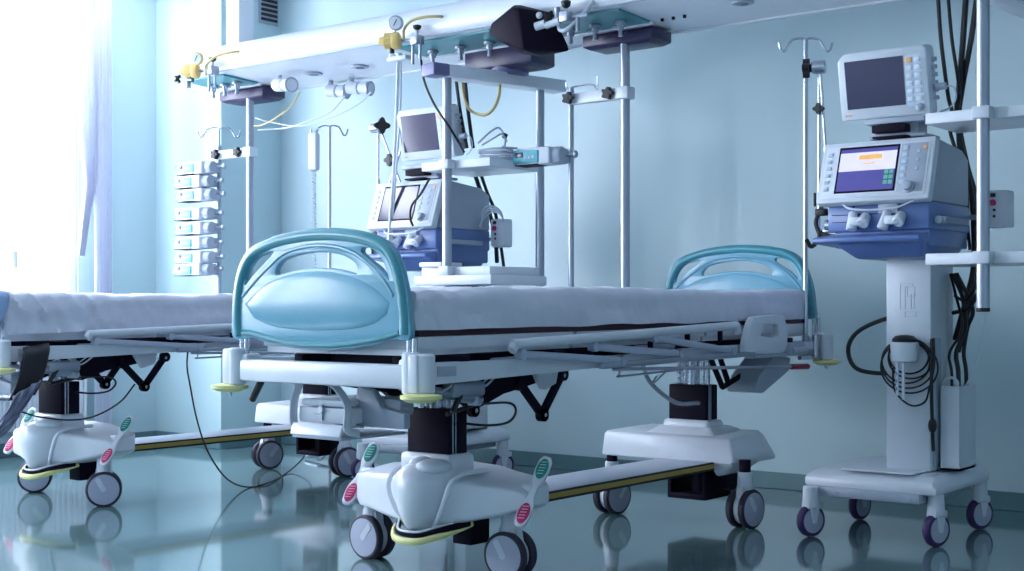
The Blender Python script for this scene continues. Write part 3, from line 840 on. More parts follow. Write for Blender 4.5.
# equipment carriers with poles
def carrier(m, x, y=5.46, w=.34, d=.18, h=.062):
    m.hull([Vector((x + a * w / 2, y + b * d / 2, z)) for a in (-1, 1) for b in (-1, 1) for z in (BZ - .008,)] +
           [Vector((x + a * w / 2, y + b * d / 2, BZ - h)) for a in (-1, 1) for b in (-1, 1)] + [Vector((x + a * w / 2.4, y + b * d / 2.6, BZ - h - .016)) for a in (-1, 1) for b in (-1, 1)], .005)
    return m
def pole_unit(x, y, label, armz, ax, cx=None):
    t_ = thing('equipment_pole', label, 'equipment pole', (x, y, .92))
    carrier(MB(), x if cx is None else cx, w=.40).build('carrier', 'darkmid', t_)
    MB().cyl((x, y, .92), (x, y, BZ - .06), .0235, n=20).build('pole', 'steel', t_)
    MB().cyl((x, y, .90), (x, y, .925), .025, n=20, bev=.003).build('end_cap', 'black', t_)
    arm = MB(); arm.box(((x + ax) / 2 - .0, y, armz), (abs(x - ax) + .04, .035, .055), .006); arm.box((x, y, armz), (.075, .07, .06), .008)
    arm.build('cross_arm', 'white', t_)
    for kx in (x - .075, ax + .01):
        k = MB().star((kx, y - .040, armz + .002), (0, -1, 0), .032, .026); k.build('star_knob', 'black', t_)
    MB().cyl((ax, y, .92), (ax, y, armz + .06), .0145, n=14).build('drop_pole', 'steel', t_)
    MB().cyl((ax, y, .905), (ax, y, .925), .016, n=12).build('end_cap', 'black', t_)
    return t_
pl = P(625, 95, Y=5.40); al = P(571, 98, Y=5.40)
pu = pole_unit(pl.x, 5.40, 'steel equipment pole hanging between the middle bed and the rack, with one pump', P(612, 94, Y=5.38).z, al.x, pl.x - .03)
m = MB(); z = P(571, 88, Y=5.40).z
m.tube([(al.x - .03, 5.40, z + .03), (al.x - .02, 5.40, z), (al.x + .05, 5.39, z + .005), (al.x + .14, 5.38, z), (al.x + .18, 5.37, z - .03)], .005, n=8, sm=4)
m.cyl((al.x + .16, 5.40, z - .03), (al.x + .16, 5.40, z + .04), .004, n=6)
m.build('wire_hook', 'chrome', pu)
pl2 = P(250, 152, Y=5.40); al2 = P(219, 155, Y=5.40)
pu2 = pole_unit(pl2.x, 5.40, 'equipment pole at the left end of the bridge carrying the stack of pumps', P(241, 152.5, Y=5.38).z, al2.x, pl2.x - .05)
z2 = P(219, 128, Y=5.40).z
m = MB(); m.cyl((al2.x, 5.40, z2 - .15), (al2.x, 5.40, z2), .009, n=10)
hooks(m, Vector((al2.x, 5.40, z2 - .005)), .0055, .09); m.build('hook', 'chrome', pu2)

# infusion pumps
def make_pump(label, group, loc):
    t_ = thing('infusion_pump', label, 'infusion pump', loc, group)
    W = dict(parent=t_, world=False)
    m = MB(); m.box((-.005, 0, .042), (.205, .115, .078), .010); m.build('body', 'plastic', **W)
    m = MB(); m.lathe((.085, 0, .042), (1, 0, 0), [(.036, 0), (.040, .006), (.040, .050), (.034, .058)], 20)
    m.box((.11, .012, .040), (.06, .09, .070), .012); m.build('drive_end', 'grey', **W)
    f = MB().prism([(-.125, .012), (.035, .012), (.035, .066), (-.110, .072), (-.125, .060)], lambda u, v, w: Vector((u, w, v)), -.066, -.050, .003).build('front_panel', 'aqua', **W)
    MB().bb((-.105, -.0685, .038), (-.055, -.066, .060), .001).build('screen', 'screenoff', f, world=False)
    m = MB()
    for i in range(3): m.bb((-.045 + i * .022, -.0685, .030), (-.030 + i * .022, -.066, .044), .001)
    m.build('keypad', 'key', f, world=False)
    m = MB(); m.bb((-.12, -.055, .002), (.03, .04, .006)); m.build('foot_rail', 'dark', **W)
    m = MB(); m.cyl((.13, .03, .045), (.185, .03, .045), .010, n=10); m.ball((.195, .03, .045), (.016, .014, .018), 10, 8); m.build('clamp_knob', 'steel', **W)
    return t_
zc = P(548, 157.5, Y=5.33)
p0 = make_pump('single pale aqua infusion pump clamped to the drop pole beside the white arm', None, (al.x - .13, 5.315, zc.z - .042))
p0.scale = (1.0, 1.0, 1.1)
names = ['topmost', 'second from top', 'third from top', 'fourth from top', 'fifth from top', 'sixth from top', 'second from bottom', 'lowest']
pumps_y = [168.5, 182, 195.5, 214, 228.5, 243, 257.5, 269.5]
first = None
for i, py in enumerate(pumps_y):
    z = P(198, py, Y=5.32).z - .042
    lb = '%s pump in the stack of eight infusion pumps on the left pole' % names[i]
    if first is None:
        first = make_pump(lb, 'infusion pumps stacked on the left pole', (al2.x - .118, 5.315, z)); o = first
    else:
        o = copy_tree(first); o['label'] = lb
    o.location = (al2.x - .118 + (.012 if i in (0, 2) else -.01 * (i % 2)), 5.315, z)
    o.scale = (1.12, 1, .98)

# pressure regulators on the front rail
def regulator(px, py, gx, gy, label, hose, scale=1.0):
    c = P(px, py, Y=BF - .13); g = P(gx, gy, Y=BF - .14)
    t_ = thing('pressure_regulator', label, 'pressure regulator', c)
    m = MB(); ax = Vector((-.85, -.5, 0)).normalized()
    m.lathe(c - ax * .045, ax, [(.030, 0), (.042, .008), (.046, .03), (.040, .045), (.034, .05)], 24)
    out = []
    for i in range(72):
        a = 2 * PI * i / 72; rr = .040 * (1 + .06 * math.cos(a * 12)); out.append((rr * math.cos(a), rr * math.sin(a)))
    q = ax.to_track_quat('Z', 'Y').to_matrix()
    m.prism(out, lambda u, v, w: c + q @ Vector((u, v, w)), .003, .035)
    m.cyl(c + ax * .035, c + ax * .065, .026, .020, n=16)
    m.build('valve_body', 'gold', t_)
    gd = (Vector((0, 0, CH + 1.0)) - g); gd = Vector((.45, -.9, -.15)).normalized()
    gm = MB(); gm.lathe(g - gd * .012, gd, [(.034, 0), (.038, .004), (.038, .022), (.034, .026)], 24); gm.cyl(c + Vector((0, 0, .03)), g - Vector((0, 0, .03)), .008, n=8)
    go = gm.build('gauge', 'gold' if px < 300 else 'steel', t_)
    gf = MB(); gf.cyl(g + gd * .0135, g + gd * .0155, .030, n=24); gf.build('dial', 'plastic', go)
    MB().box(g + gd * .017, (.003, .003, .04), 0, Matrix.Rotation(.6, 3, 'Y').to_4x4()).build('needle', 'black', go)
    e = Vector((1, 0, 0))
    cl = MB(); y = BF - .10
    k0 = c - ax * .05
    r0 = Vector((c.x + .13, BF - .085, c.z - .005))
    cl.cyl(k0, r0, .010, n=10); cl.box(r0, (.05, .06, .05), .008); cl.cyl(r0, r0 + Vector((0, 0, .055)), .007, n=8)
    cl.cyl(r0 + Vector((-.02, -.01, -.12)), r0 + Vector((-.02, -.01, 0)), .008, n=10); cl.cyl(r0 + Vector((.02, .0, -.10)), r0 + Vector((.02, .0, 0)), .008, n=10)
    cl.build('clamp', 'steel', t_)
    kn = MB().lathe(r0 + Vector((0, 0, .05)), (0, 0, 1), [(.008, 0), (.020, .010), (.022, .022), (.012, .026)], 14)
    kn.build('thumb_screw', 'black', t_)
    MB().cyl(c - Vector((0, 0, .062)), c - Vector((0, 0, .035)), .012, n=10).build('drain_plug', 'black', t_)
    if hose: MB().tube([v for v in hose], .0075, n=8).build('hose', 'hose', t_)
    return t_
h1 = [P(206, 76, Y=BF - .10), P(206, 66, Y=BF - .10), P(215, 57, Y=BF - .10), P(230, 52.5, Y=BF - .06), P(246, 51, Y=BF + .0), P(258, 52, Y=BF + .03), P(266, 55, Y=BF + .08)]
r1 = regulator(192, 71, 197, 58.5, 'yellow pressure regulator with round gauge at the left end of the bridge', h1)
m = MB(); c = P(178, 79, Y=BF - .16); c2 = P(192, 80, Y=BF - .14)
m.star(c, (1, -.4, 0), .026, .03); m.build('outlet_knob', 'black', r1)
m = MB(); m.cyl(c, c2, .008, n=8); m.cyl(P(188, 88, Y=BF - .14), P(188, 78, Y=BF - .14), .016, n=12); m.cyl(P(177, 76, Y=BF - .16), P(177, 58, Y=BF - .16), .002, n=5); m.build('outlet_pipe', 'steel', r1)
h2 = [P(404, 40, Y=BF - .11), P(404, 30, Y=BF - .11), P(411, 21, Y=BF - .11), P(425, 17, Y=BF - .09), P(440, 16.5, Y=BF - .05), P(446, 18, Y=BF + .03)]
regulator(392, 41, 396, 23, 'yellow pressure regulator on the bridge above the left ventilator', h2)
# third valve, dark and white, by the dark housing
c = P(566, 17, Y=BF - .12)
gv = thing('gas_valve', 'small dark gas valve with white fittings beside the dark housing', 'gas valve', c)
m = MB(); m.cyl(c - Vector((.10, 0, 0)), c + Vector((.10, .03, 0)), .012, n=10); m.box(c, (.05, .05, .05), .008); m.cyl(c + Vector((-.05, 0, -.03)), c + Vector((-.05, 0, .05)), .014, n=10); m.cyl(c + Vector((.05, .02, -.07)), c + Vector((.05, .02, 0)), .010, n=10); m.build('clamp', 'steel', gv)
m = MB(); m.lathe(c + Vector((0, 0, .04)), (0, 0, 1), [(.008, 0), (.020, .010), (.024, .03), (.014, .036)], 14); m.build('thumb_screw', 'black', gv)
MB().star(c + Vector((-.09, -.01, .01)), (1, -.5, 0), .03, .03).build('valve_knob', 'black', gv)
m = MB(); m.cyl(c + Vector((-.15, -.03, -.03)), c + Vector((-.10, -.02, -.02)), .02, n=12); m.ball(c + Vector((-.13, -.03, .02)), .016, 10, 8); m.cyl(c + Vector((-.10, -.02, -.03)), c + Vector((-.03, -.01, -.015)), .016, n=10); m.build('white_fitting', 'plastic', gv)
m = MB(); m.tube([P(558, 22, Y=BF - .11), P(560, 30, Y=BF - .12), P(567, 29, Y=BF - .13), P(577, 20, Y=BF - .10), P(588, 8, Y=BF - .06), P(600, -6, Y=BF)], .009, n=8); m.build('hose', 'clear', gv)

# the dark angular housing under the bridge front
hp = [(489, 33), (491, 24), (514, 6), (522, 6), (553, 13), (570, 48), (570, 51), (543, 57), (521, 53), (494, 39)]
fr_ = [P(a, b, Y=4.84) for a, b in ((489, 33), (491, 24), (512, 8), (519, 8), (524, 50), (496, 39))]
bk_ = [P(a, b, Y=5.02) for a, b in ((500, 30), (514, 5), (521, 5), (553, 13), (569, 47), (569, 51), (543, 57), (521, 54))]
m = MB(); m.hull(fr_ + bk_, .006)
c = P(530, 30, Y=5.0)
dh = thing('equipment_housing', 'dark violet angular housing mounted under the front of the bridge', 'equipment housing', c)
m.build('shell', 'dark', dh)
m = MB(); m.bb((c.x - .05, 4.98, c.z - .02), (c.x + .05, BF + .02, c.z + .05), .006); m.build('mount', 'grey', dh)

# white handsets/lamps plugged in under the bridge
def handset(px, py, label, ln, ang, cord):
    c = P(px, py, z=BZ - .065)
    t_ = thing('bridge_lamp', label, 'lamp', c)
    d = Vector((math.cos(ang), math.sin(ang), -.12)).normalized()
    m = MB(); m.lathe(c - d * ln / 2, d, [(.020, 0), (.036, .01), (.038, ln * .5), (.030, ln * .53), (.034, ln * .6), (.042, ln * .95), (.030, ln)], 20); m.build('head', 'plastic', t_)
    m = MB(); m.cyl(c - d * ln * .3, (c.x - d.x * ln * .3, c.y - d.y * ln * .3, BZ - .002), .016, n=12); m.build('stem', 'grey', t_)
    m = MB(); m.lathe(c + d * ln * .40, d, [(.043, 0), (.044, .004), (.044, .012), (.04, .016)], 20); m.build('ring', 'steel', t_)
    MB().tube(cord, .005, n=6).build('cord', 'hose' if px < 300 else 'clear', t_)
handset(284, 85, 'largest white lamp head under the bridge, next to the left pole', .20, -.25, [P(300, 92, Y=5.40), P(292, 105, Y=5.38), P(276, 118, Y=5.37), P(262, 125, Y=5.39), P(254, 126, Y=5.39)])
handset(337, 91, 'small grey lamp head under the bridge, the middle one of three', .15, .2, [P(345, 96, Y=5.45), P(330, 112, Y=5.45), P(305, 122, Y=5.45), P(285, 128, Y=5.46), P(258, 130, Y=5.47)])
handset(359, 88, 'small grey lamp head under the bridge, nearest the hanging tubes', .17, .2, [P(371, 92, Y=5.45), P(358, 104, Y=5.45), P(330, 118, Y=5.46), P(300, 126, Y=5.46), P(270, 122, Y=5.46), P(256, 118, Y=5.48)])
# hanging clear tubes
m = MB(); m.tube([P(398, 62, Y=5.15), P(396, 120, Y=5.15), P(393, 180, Y=5.12), P(389, 240, Y=5.08), P(388, 300, Y=5.02)], .009, n=8)
m.tube([P(401, 62, Y=5.16), P(400, 110, Y=5.16), P(396, 170, Y=5.13), P(391.5, 240, Y=5.09), P(390, 300, Y=5.03)], .006, n=8)
ht = thing('suction_tubes', 'pair of clear hanging tubes between the bridge and the left ventilator', 'tube', P(388, 300, Y=5.02))
m.build('tubing', 'clear', ht)
m = MB(); c = P(399, 61, Y=5.16); m.box(c + Vector((0, 0, .012)), (.14, .05, .025), .008); m.cyl(c, (c.x, c.y, BZ), .018, n=12); m.cyl(c + Vector((-.05, 0, 0)), c + Vector((-.05, 0, .04)), .02, n=12); m.build('clip', 'plastic', ht)

# ------------------------------------------------------------------ racks
def make_rack(x, y, far, label, xl, xr, depth, lower_extra, cx):
    t_ = thing('equipment_rack', label, 'equipment rack', (x, y, .92))
    carrier(MB(), cx[0], cx[1], .44, .2, .10).build('carrier', 'darkmid', t_)
    ztop = 2.098
    MB().lathe((cx[0], cx[1], ztop), (0, 0, 1), [(.09, .02), (.10, .032), (.10, BZ - ztop - .10)], 28).build('neck', 'violet', t_)
    a, b = Vector((x, y, ztop)), Vector((far[0], far[1], ztop)); d = (b - a); L = d.length
    R = Matrix.Rotation(math.atan2(d.y, d.x), 3, 'Z').to_4x4()
    m = MB(); m.box((a + b) / 2 + d.normalized() * .06, (L + .16, .11, .062), .005, R); m.build('top_beam', 'white', t_)
    m = MB(); m.box(a - d.normalized() * .07, (.10, .11, .062), .008, R); m.build('beam_end', 'violet', t_)
    for q, z in ((a, (.92 if not lower_extra else 1.10)), (b, .92)):
        p_ = MB().cyl((q.x, q.y, z), (q.x, q.y, ztop - .025), .0235, n=20).build('pole', 'steel', t_)
        MB().cyl((q.x, q.y, z - .014), (q.x, q.y, z + .002), .025, n=20, bev=.003).build('end_cap', 'black', p_)
    for z0, z1 in ((1.616, 1.658), (1.083, 1.126)):
        s = MB(); s.bb((x - xl, y + .026, z0), (x + xr, y + depth, z1), .004)
        so = s.build('shelf', 'white', t_)
        c = MB(); c.box((x, y, (z0 + z1) / 2), (.066, .062, z1 - z0 + .004), .006); c.build('clamp', 'plastic', so)
    if lower_extra:
        s = MB(); s.bb((x - xl, y - .03, 1.035), (-4.10, y + depth, 1.082), .004); s.build('shelf', 'white', t_)
    return t_
rp2 = P(983, 200, Y=4.93)
make_rack(rp2.x, 4.93, (rp2.x + .05, 5.52), 'white shelf rack on a thick steel pole at the right edge', .228, .45, .36, False, (rp2.x + .03, 5.40))
rp1 = P(447, 180, Y=5.04)
far1 = P(540, 180, Y=5.63)
make_rack(rp1.x, 5.04, (far1.x, 5.63), 'white shelf rack on two steel poles between the beds', .195, .255, .42, True, (rp1.x + .08, 5.44))

# cable heap on the middle rack's shelf
hc = P(495, 150, Y=5.2); z = 1.660
ch = thing('cable_heap', 'heap of pale monitoring cables on the upper shelf of the rack between the beds', 'cable', (hc.x, 5.25, z))
m = MB()
for i in range(5):
    a0 = random.random() * 6; pts = []
    for k in range(9):
        a = a0 + k * .9; rr = .05 + .03 * random.random()
        pts.append((hc.x - .02 + rr * 1.5 * math.cos(a), 5.25 + rr * math.sin(a), z + .008 + .012 * i + .006 * random.random()))
    m.tube(pts, .005, n=6, sm=5)
m.tube([P(478, 143, Y=5.2), P(490, 132, Y=5.22), P(499, 128, Y=5.25), P(505, 138, Y=5.27), P(504, 149, Y=5.27)], .005, n=6)
m.tube([P(482, 145, Y=5.2), P(494, 138, Y=5.22), P(502, 134, Y=5.25), P(507, 142, Y=5.27)], .005, n=6)
m.build('leads', 'grey', ch)
m = MB(); m.cyl(P(504, 138, Y=5.27), P(506, 134, Y=5.27), .012, n=8); m.build('connector', 'dark', ch)
# small white carton on the low shelf
c = P(410, 268, Y=5.14)
bx_ = MB(); bx_.bb((rp1.x - .17, 5.02, 1.127), (rp1.x - .02, 5.18, 1.150), .004)
lone(bx_, 'document_tray', 'white', 'flat white tray lying on the low shelf of the rack between the beds', 'tray')

# ------------------------------------------------------------------ ventilators on trolleys
def make_vent(ox, oy, label, on, mdx=0.0, bdx=0.0):
    """coordinates of the right-hand machine; ox, oy shift the whole unit"""
    O = Vector((-2.16 + ox, 5.25 + oy, 0))
    V = thing('ventilator', label, 'ventilator', O)
    D = Vector((ox, oy, 0))
    B_ = lambda m, n, mt, par=None, ang=38: (_shift(m, D), m.build(n, mt, par or V, ang=ang))[1]
    def _shift(m, d):
        for v in m.bm.verts: v.co = v.co + d
    # base
    m = MB(); m.hull([Vector((x, y, z)) for x, y, z in ((-2.45, 5.0, .20), (-1.90, 5.0, .20), (-2.45, 5.60, .20), (-1.90, 5.60, .20), (-2.45, 5.0, .245), (-1.90, 5.0, .245), (-2.45, 5.6, .245), (-1.90, 5.6, .245),
                                                        (-2.42, 5.06, .270), (-1.93, 5.06, .270), (-2.40, 5.57, .275), (-1.93, 5.57, .275))], .014)
    m.bb((-2.30, 5.02, .272), (-2.0, 5.40, .280), .004)
    base = B_(m, 'trolley_base', 'white')
    m = MB(); m.bb((-2.40, 4.985, .165), (-1.96, 5.55, .205), .01)
    for i in range(4): m.cyl((-2.30 + .1 * i, 4.982, .186), (-2.30 + .1 * i, 4.990, .186), .006, n=8)
    B_(m, 'under_frame', 'grey', base)
    for (x, y, a) in ((-2.405, 4.97, -.42), (-2.43, 5.50, -.2), (-1.925, 5.06, -.35), (-1.935, 5.57, -.45)):
        ax = Vector((math.cos(a), math.sin(a), 0)); r = .066; c = Vector((x, y, r))
        f = MB(); f.hull([c + ax * b + Vector((0, 0, z)) + Vector((-ax.y, ax.x, 0)) * s for b in (-.024, .024) for s, z in ((-.026, .075), (.030, .075), (.03, .045), (-.03, .05))], .004)
        for b in (-.024, .024): f.hull([c + ax * (b + e) + Vector((-ax.y, ax.x, 0)) * s + Vector((0, 0, z)) for e in (-.003, .003) for s, z in ((-.022, .07), (.026, .07), (.009, -.009), (-.009, -.009))])
        f.cyl((x, y, .12), (x, y, .205), .034, .030, n=18, bev=.004); f.box(Vector((x, y, .125)) + Vector((-ax.y, ax.x, 0)) * .02, (.05, .05, .03), .008)
        fo = B_(f, 'caster', 'plastic')
        w = MB().lathe(c - ax * .017, ax, [(r * .7, 0), (r - .006, .001), (r, .009), (r, .025), (r - .006, .033), (r * .7, .034)], 30); B_(w, 'tyre', 'purple', fo)
        w = MB().lathe(c - ax * .0195, ax, [(.012, -.001), (r * .52, .0), (r * .74, .001), (r * .74, .038), (r * .52, .039), (.012, .040)], 28); B_(w, 'wheel', 'wheel', fo)
    # column, cable box
    m = MB(); m.bb((-2.165, 5.15, .275), (-1.98, 5.33, 1.13), .008); m.bb((-2.12, 5.33, .275), (-1.99, 5.42, 1.13), .006)
    col = B_(m, 'column', 'cream')
    m = MB(); m.bb((-1.983, 5.17, .29), (-1.972, 5.24, .80), .002); B_(m, 'channel', 'grey', col)
    m = MB()
    mk = [(0, 0, .02, .09), (.03, .05, .03, .04), (.0, .09, .05, .012), (.045, .0, .012, .06), (.02, -.03, .045, .02)]
    for u, v, w_, h_ in mk:
        for e in ((0, 0, w_, .001), (0, h_, w_, .001), (0, 0, .001, h_), (w_, 0, .001, h_)):
            m.bb((-2.105 + u + e[0], 5.1485, .915 + v + e[1]), (-2.105 + u + e[0] + e[2], 5.151, .915 + v + e[1] + e[3]))
    B_(m, 'sticker', 'grey', col)
    m = MB(); x0, x1, y0, y1, za, zb = -1.960, -1.885, 5.20, 5.38, .28, .612
    for a, b in (((x0, y0), (x1, y0 + .006)), ((x0, y1 - .006), (x1, y1)), ((x0, y0 + .003), (x0 + .006, y1 - .003)), ((x1 - .006, y0 + .003), (x1, y1 - .003))): m.bb((a[0], a[1], za), (b[0], b[1], zb))
    m.bb((x0, y0, za), (x1, y1, za + .01))
    B_(m, 'cable_box', 'cream')
    # blue cabinet
    m = MB(); m.bb((-2.36, 5.03, 1.225), (-1.94, 5.47, 1.335), .010)
    m.bb((-2.34, 5.05, 1.16), (-1.945, 5.46, 1.232), .008)
    cab = B_(m, 'cabinet', 'blue')
    m = MB()
    m.hull([Vector((x, y, z)) for x, y, z in ((-2.40, 4.965, 1.178), (-1.955, 4.965, 1.178), (-2.40, 4.965, 1.200), (-1.955, 4.965, 1.200), (-2.38, 5.10, 1.222), (-1.95, 5.10, 1.222), (-2.37, 5.10, 1.165), (-1.95, 5.10, 1.165))], .008)
    m.hull([Vector((x, y, z)) for x, y, z in ((-2.33, 5.0, 1.18), (-1.95, 5.0, 1.18), (-2.25, 5.06, 1.115), (-1.98, 5.06, 1.115), (-2.30, 5.45, 1.18), (-1.95, 5.45, 1.18), (-2.25, 5.42, 1.115), (-1.98, 5.42, 1.115))], .012)
    B_(m, 'front_lip', 'blued', cab)
    m = MB(); m.bb((-2.34, 5.026, 1.29), (-2.15, 5.031, 1.293)); m.bb((-2.25, 5.026, 1.25), (-2.247, 5.031, 1.33)); m.bb((-2.34, 5.026, 1.262), (-2.25, 5.031, 1.264)); B_(m, 'seam', 'dark', cab)
    for x, tilt in ((-2.245, 0.0), (-2.10, .35)):
        m = MB(); m.cyl((x, 5.02, 1.30), (x - tilt * .05, 5.0, 1.228), .018, .022, n=16, bev=.004); m.cyl((x + .05, 5.03, 1.285), (x + .05, 4.99, 1.25), .020, .024, n=16, bev=.004)
        m.box((x + .025, 5.01, 1.262), (.06, .05, .035), .008); B_(m, 'connector', 'plastic', cab)
    m = MB(); m.bb((-2.14, 5.012, 1.29), (-2.06, 5.05, 1.345), .004); B_(m, 'socket', 'grey', cab)
    m = MB(); m.tube([(-2.28, 5.0, 1.332), (-2.24, 4.975, 1.312), (-2.16, 4.965, 1.303), (-2.05, 4.97, 1.308), (-1.98, 4.99, 1.335)], .0045, n=6); B_(m, 'air_line', 'clear', cab)
    m = MB(); m.bb((-1.945, 5.10, 1.25), (-1.90, 5.36, 1.275), .004); m.cyl((-1.925, 5.08, 1.262), (-1.925, 5.14, 1.262), .016, n=12); B_(m, 'side_rail', 'steel', cab)
    m = MB(); m.tube([(-2.40, 5.06, 1.335), (-2.42, 5.05, 1.27), (-2.40, 5.04, 1.21), (-2.43, 5.03, 1.17), (-2.45, 5.02, 1.20)], .009, n=8); m.box((-2.40, 5.06, 1.31), (.05, .03, .03), .006); m.cyl((-2.43, 5.06, 1.335), (-2.43, 5.06, 1.39), .006, n=8); m.cyl((-2.385, 5.04, 1.20), (-2.385, 5.09, 1.20), .025, n=12)
    B_(m, 'hose_fitting', 'black', cab)
    m = MB(); m.cyl((-2.38, 5.06, 1.255), (-2.36, 5.06, 1.255), .022, n=14); m.bb((-2.40, 5.05, 1.225), (-2.355, 5.08, 1.24), .003); B_(m, 'port', 'chrome', cab)
    # grey upper body
    m = MB(); m.prism([(5.06, 1.335), (5.47, 1.335), (5.47, 1.525), (5.40, 1.560), (5.13, 1.585)], lambda u, v, w: Vector((w, u, v)), -2.35, -1.945, .006)
    B_(m, 'upper_body', 'grey')
    # tilted control panel
    Q0 = Vector((-2.155, 4.975, 1.338)); up = Vector((0, math.sin(.33), math.cos(.33))); nr = Vector((0, -math.cos(.33), math.sin(.33)))
    W_, H_ = .465, .262
    L = lambda u, v, w: Q0 + Vector((u, 0, 0)) + up * v + nr * w
    m = MB(); m.prism([(-W_ / 2, 0), (W_ / 2, 0), (W_ / 2, H_), (-W_ / 2, H_)], L, -.045, 0, .008); pan = B_(m, 'control_panel', 'cream')
    m = MB(); m.prism([(-W_ / 2 + .018, .018), (W_ / 2 - .018, .018), (W_ / 2 - .018, H_ - .018), (-W_ / 2 + .018, H_ - .018)], L, -.002, .0025, .001); B_(m, 'bezel', 'plastic', pan)
    s0, s1, v0, v1 = -.150, .085, .046, .226
    m = MB(); m.prism([(s0 - .008, v0 - .008), (s1 + .008, v0 - .008), (s1 + .008, v1 + .010), (s0 - .008, v1 + .010)], L, .002, .0035); B_(m, 'screen_surround', 'dark', pan)
    m = MB(); m.prism([(s0, v0), (s1, v0), (s1, v1), (s0, v1)], L, .003, .0045); B_(m, 'screen', 'screenon' if on else 'screenoff', pan)
    if on:
        m = MB(); m.prism([(s0, v0 + .085), (s1, v0 + .085), (s1, v1 - .016), (s0, v1 - .016)], L, .0045, .0052); B_(m, 'display_area', 'screenpale', pan)
        m = MB(); m.prism([(s0 + .08, v0 + .132), (s1 - .06, v0 + .132), (s1 - .06, v0 + .152), (s0 + .08, v0 + .152)], L, .0052, .0058); m.prism([(s0 + .10, v0 + .112), (s1 - .09, v0 + .112), (s1 - .09, v0 + .118), (s0 + .10, v0 + .118)], L, .0052, .0058); B_(m, 'display_field', 'orange', pan)
        m = MB()
        for i in range(2):
            for j in range(3): m.prism([(s1 - .042 + i * .020, v0 + .022 + j * .022), (s1 - .026 + i * .020, v0 + .022 + j * .022), (s1 - .026 + i * .020, v0 + .038 + j * .022), (s1 - .042 + i * .020, v0 + .038 + j * .022)], L, .0045, .0055)
        B_(m, 'display_buttons', 'lime', pan)
    m = MB(); m.prism([(.10, .03), (.205, .03), (.205, .235), (.10, .235)], L, .002, .004, .001); B_(m, 'keypad_field', 'grey', pan)
    for j in range(6): m = MB(); m.prism([(.108, .062 + j * .029), (.130, .062 + j * .029), (.130, .080 + j * .029), (.108, .080 + j * .029)], L, .003, .007, .001); B_(m, 'key', 'key', pan)
    for j in range(3): m = MB(); m.prism([(.165, .120 + j * .036), (.178, .120 + j * .036), (.178, .132 + j * .036), (.165, .132 + j * .036)], L, .003, .007, .001); B_(m, 'key', 'key', pan)
    for j in range(6): m = MB(); m.prism([(-.205, .05 + j * .030), (-.185, .05 + j * .030), (-.185, .066 + j * .030), (-.205, .066 + j * .030)], L, .002, .006, .001); B_(m, 'key', 'key', pan)
    m = MB(); m.prism([(.188, .205), (.203, .205), (.203, .222), (.188, .222)], L, .003, .007, .001); B_(m, 'warning_key', 'orangekey', pan)
    m = MB(); m.lathe(L(.150, .050, .002), nr, [(.024, 0), (.024, .006), (.019, .010), (.018, .024), (.012, .027)], 24); B_(m, 'dial_knob', 'grey', pan)
    # top monitor on its bracket
    Q1 = Vector((-2.137 + mdx, 5.075, 1.672 + (.02 if mdx else 0))); t_ = -.19; up1 = Vector((0, math.sin(t_), math.cos(t_))); nr1 = Vector((0, -math.cos(t_), math.sin(t_)))
    L1 = lambda u, v, w: Q1 + Vector((u, 0, 0)) + up1 * v + nr1 * w
    W2, H2 = .37, .268
    m = MB(); m.prism([(-W2 / 2, 0), (W2 / 2, 0), (W2 / 2, H2 - .015), (W2 / 2 - .015, H2), (-W2 / 2 + .03, H2), (-W2 / 2, H2 - .03)], L1, -.085, 0, .012); mo = B_(m, 'monitor', 'cream')
    m = MB(); m.prism([(-W2 / 2 + .03, .03), (W2 / 2 - .02, .03), (W2 / 2 - .02, H2 - .03), (-W2 / 2 + .03, H2 - .03)], L1, -.120, -.08, .006)
    for i in range(6): m.prism([(W2 / 2 - .004, .05 + i * .03), (W2 / 2 + .012, .05 + i * .03), (W2 / 2 + .012, .066 + i * .03), (W2 / 2 - .004, .066 + i * .03)], L1, -.075, -.045, .002)
    B_(m, 'rear_housing', 'grey', mo)
    m = MB(); m.prism([(-.152, .045), (.090, .045), (.090, .235), (-.152, .235)], L1, -.001, .002); B_(m, 'screen', 'screenoff', mo)
    for i in range(2):
        for j in range(6):
            if i == 0 and j == 5: continue
            m = MB(); m.prism([(.100 + i * .034, .055 + j * .030), (.124 + i * .034, .055 + j * .030), (.124 + i * .034, .074 + j * .030), (.100 + i * .034, .074 + j * .030)], L1, -.001, .004, .001); B_(m, 'key', 'plastic', mo)
    m = MB(); m.prism([(.096, .035), (.165, .035), (.165, .236), (.096, .236)], L1, -.002, .0012); B_(m, 'keypad_field', 'key', mo)
    m = MB(); m.prism([(.100, .205), (.126, .205), (.126, .226), (.100, .226)], L1, -.001, .005, .001); B_(m, 'warning_key', 'orangekey', mo)
    m = MB(); m.lathe(L1(.145, .030, 0), nr1, [(.016, 0), (.016, .01), (.010, .014)], 18); B_(m, 'dial_knob', 'grey', mo)
    m = MB(); m.prism([(-W2 / 2 + .02, .018), (-W2 / 2 + .05, .018), (-W2 / 2 + .05, .024), (-W2 / 2 + .02, .024)], L1, -.001, .001); B_(m, 'name_strip', 'orangekey', mo)
    m = MB(); m.bb((-2.21, 5.09, 1.592), (-1.98, 5.25, 1.605), .003); m.bb((-2.20, 5.12, 1.60), (-2.02, 5.22, 1.665), .006); m.bb((-2.22, 5.075, 1.650), (-1.98, 5.24, 1.672), .004)
    br_ = B_(m, 'bracket', 'grey')
    m = MB(); m.bb((-2.19, 5.068, 1.615), (-2.05, 5.122, 1.645), .003); m.bb((-2.18, 5.05, 1.590), (-2.04, 5.11, 1.598), .002); B_(m, 'bracket_slot', 'dark', br_)
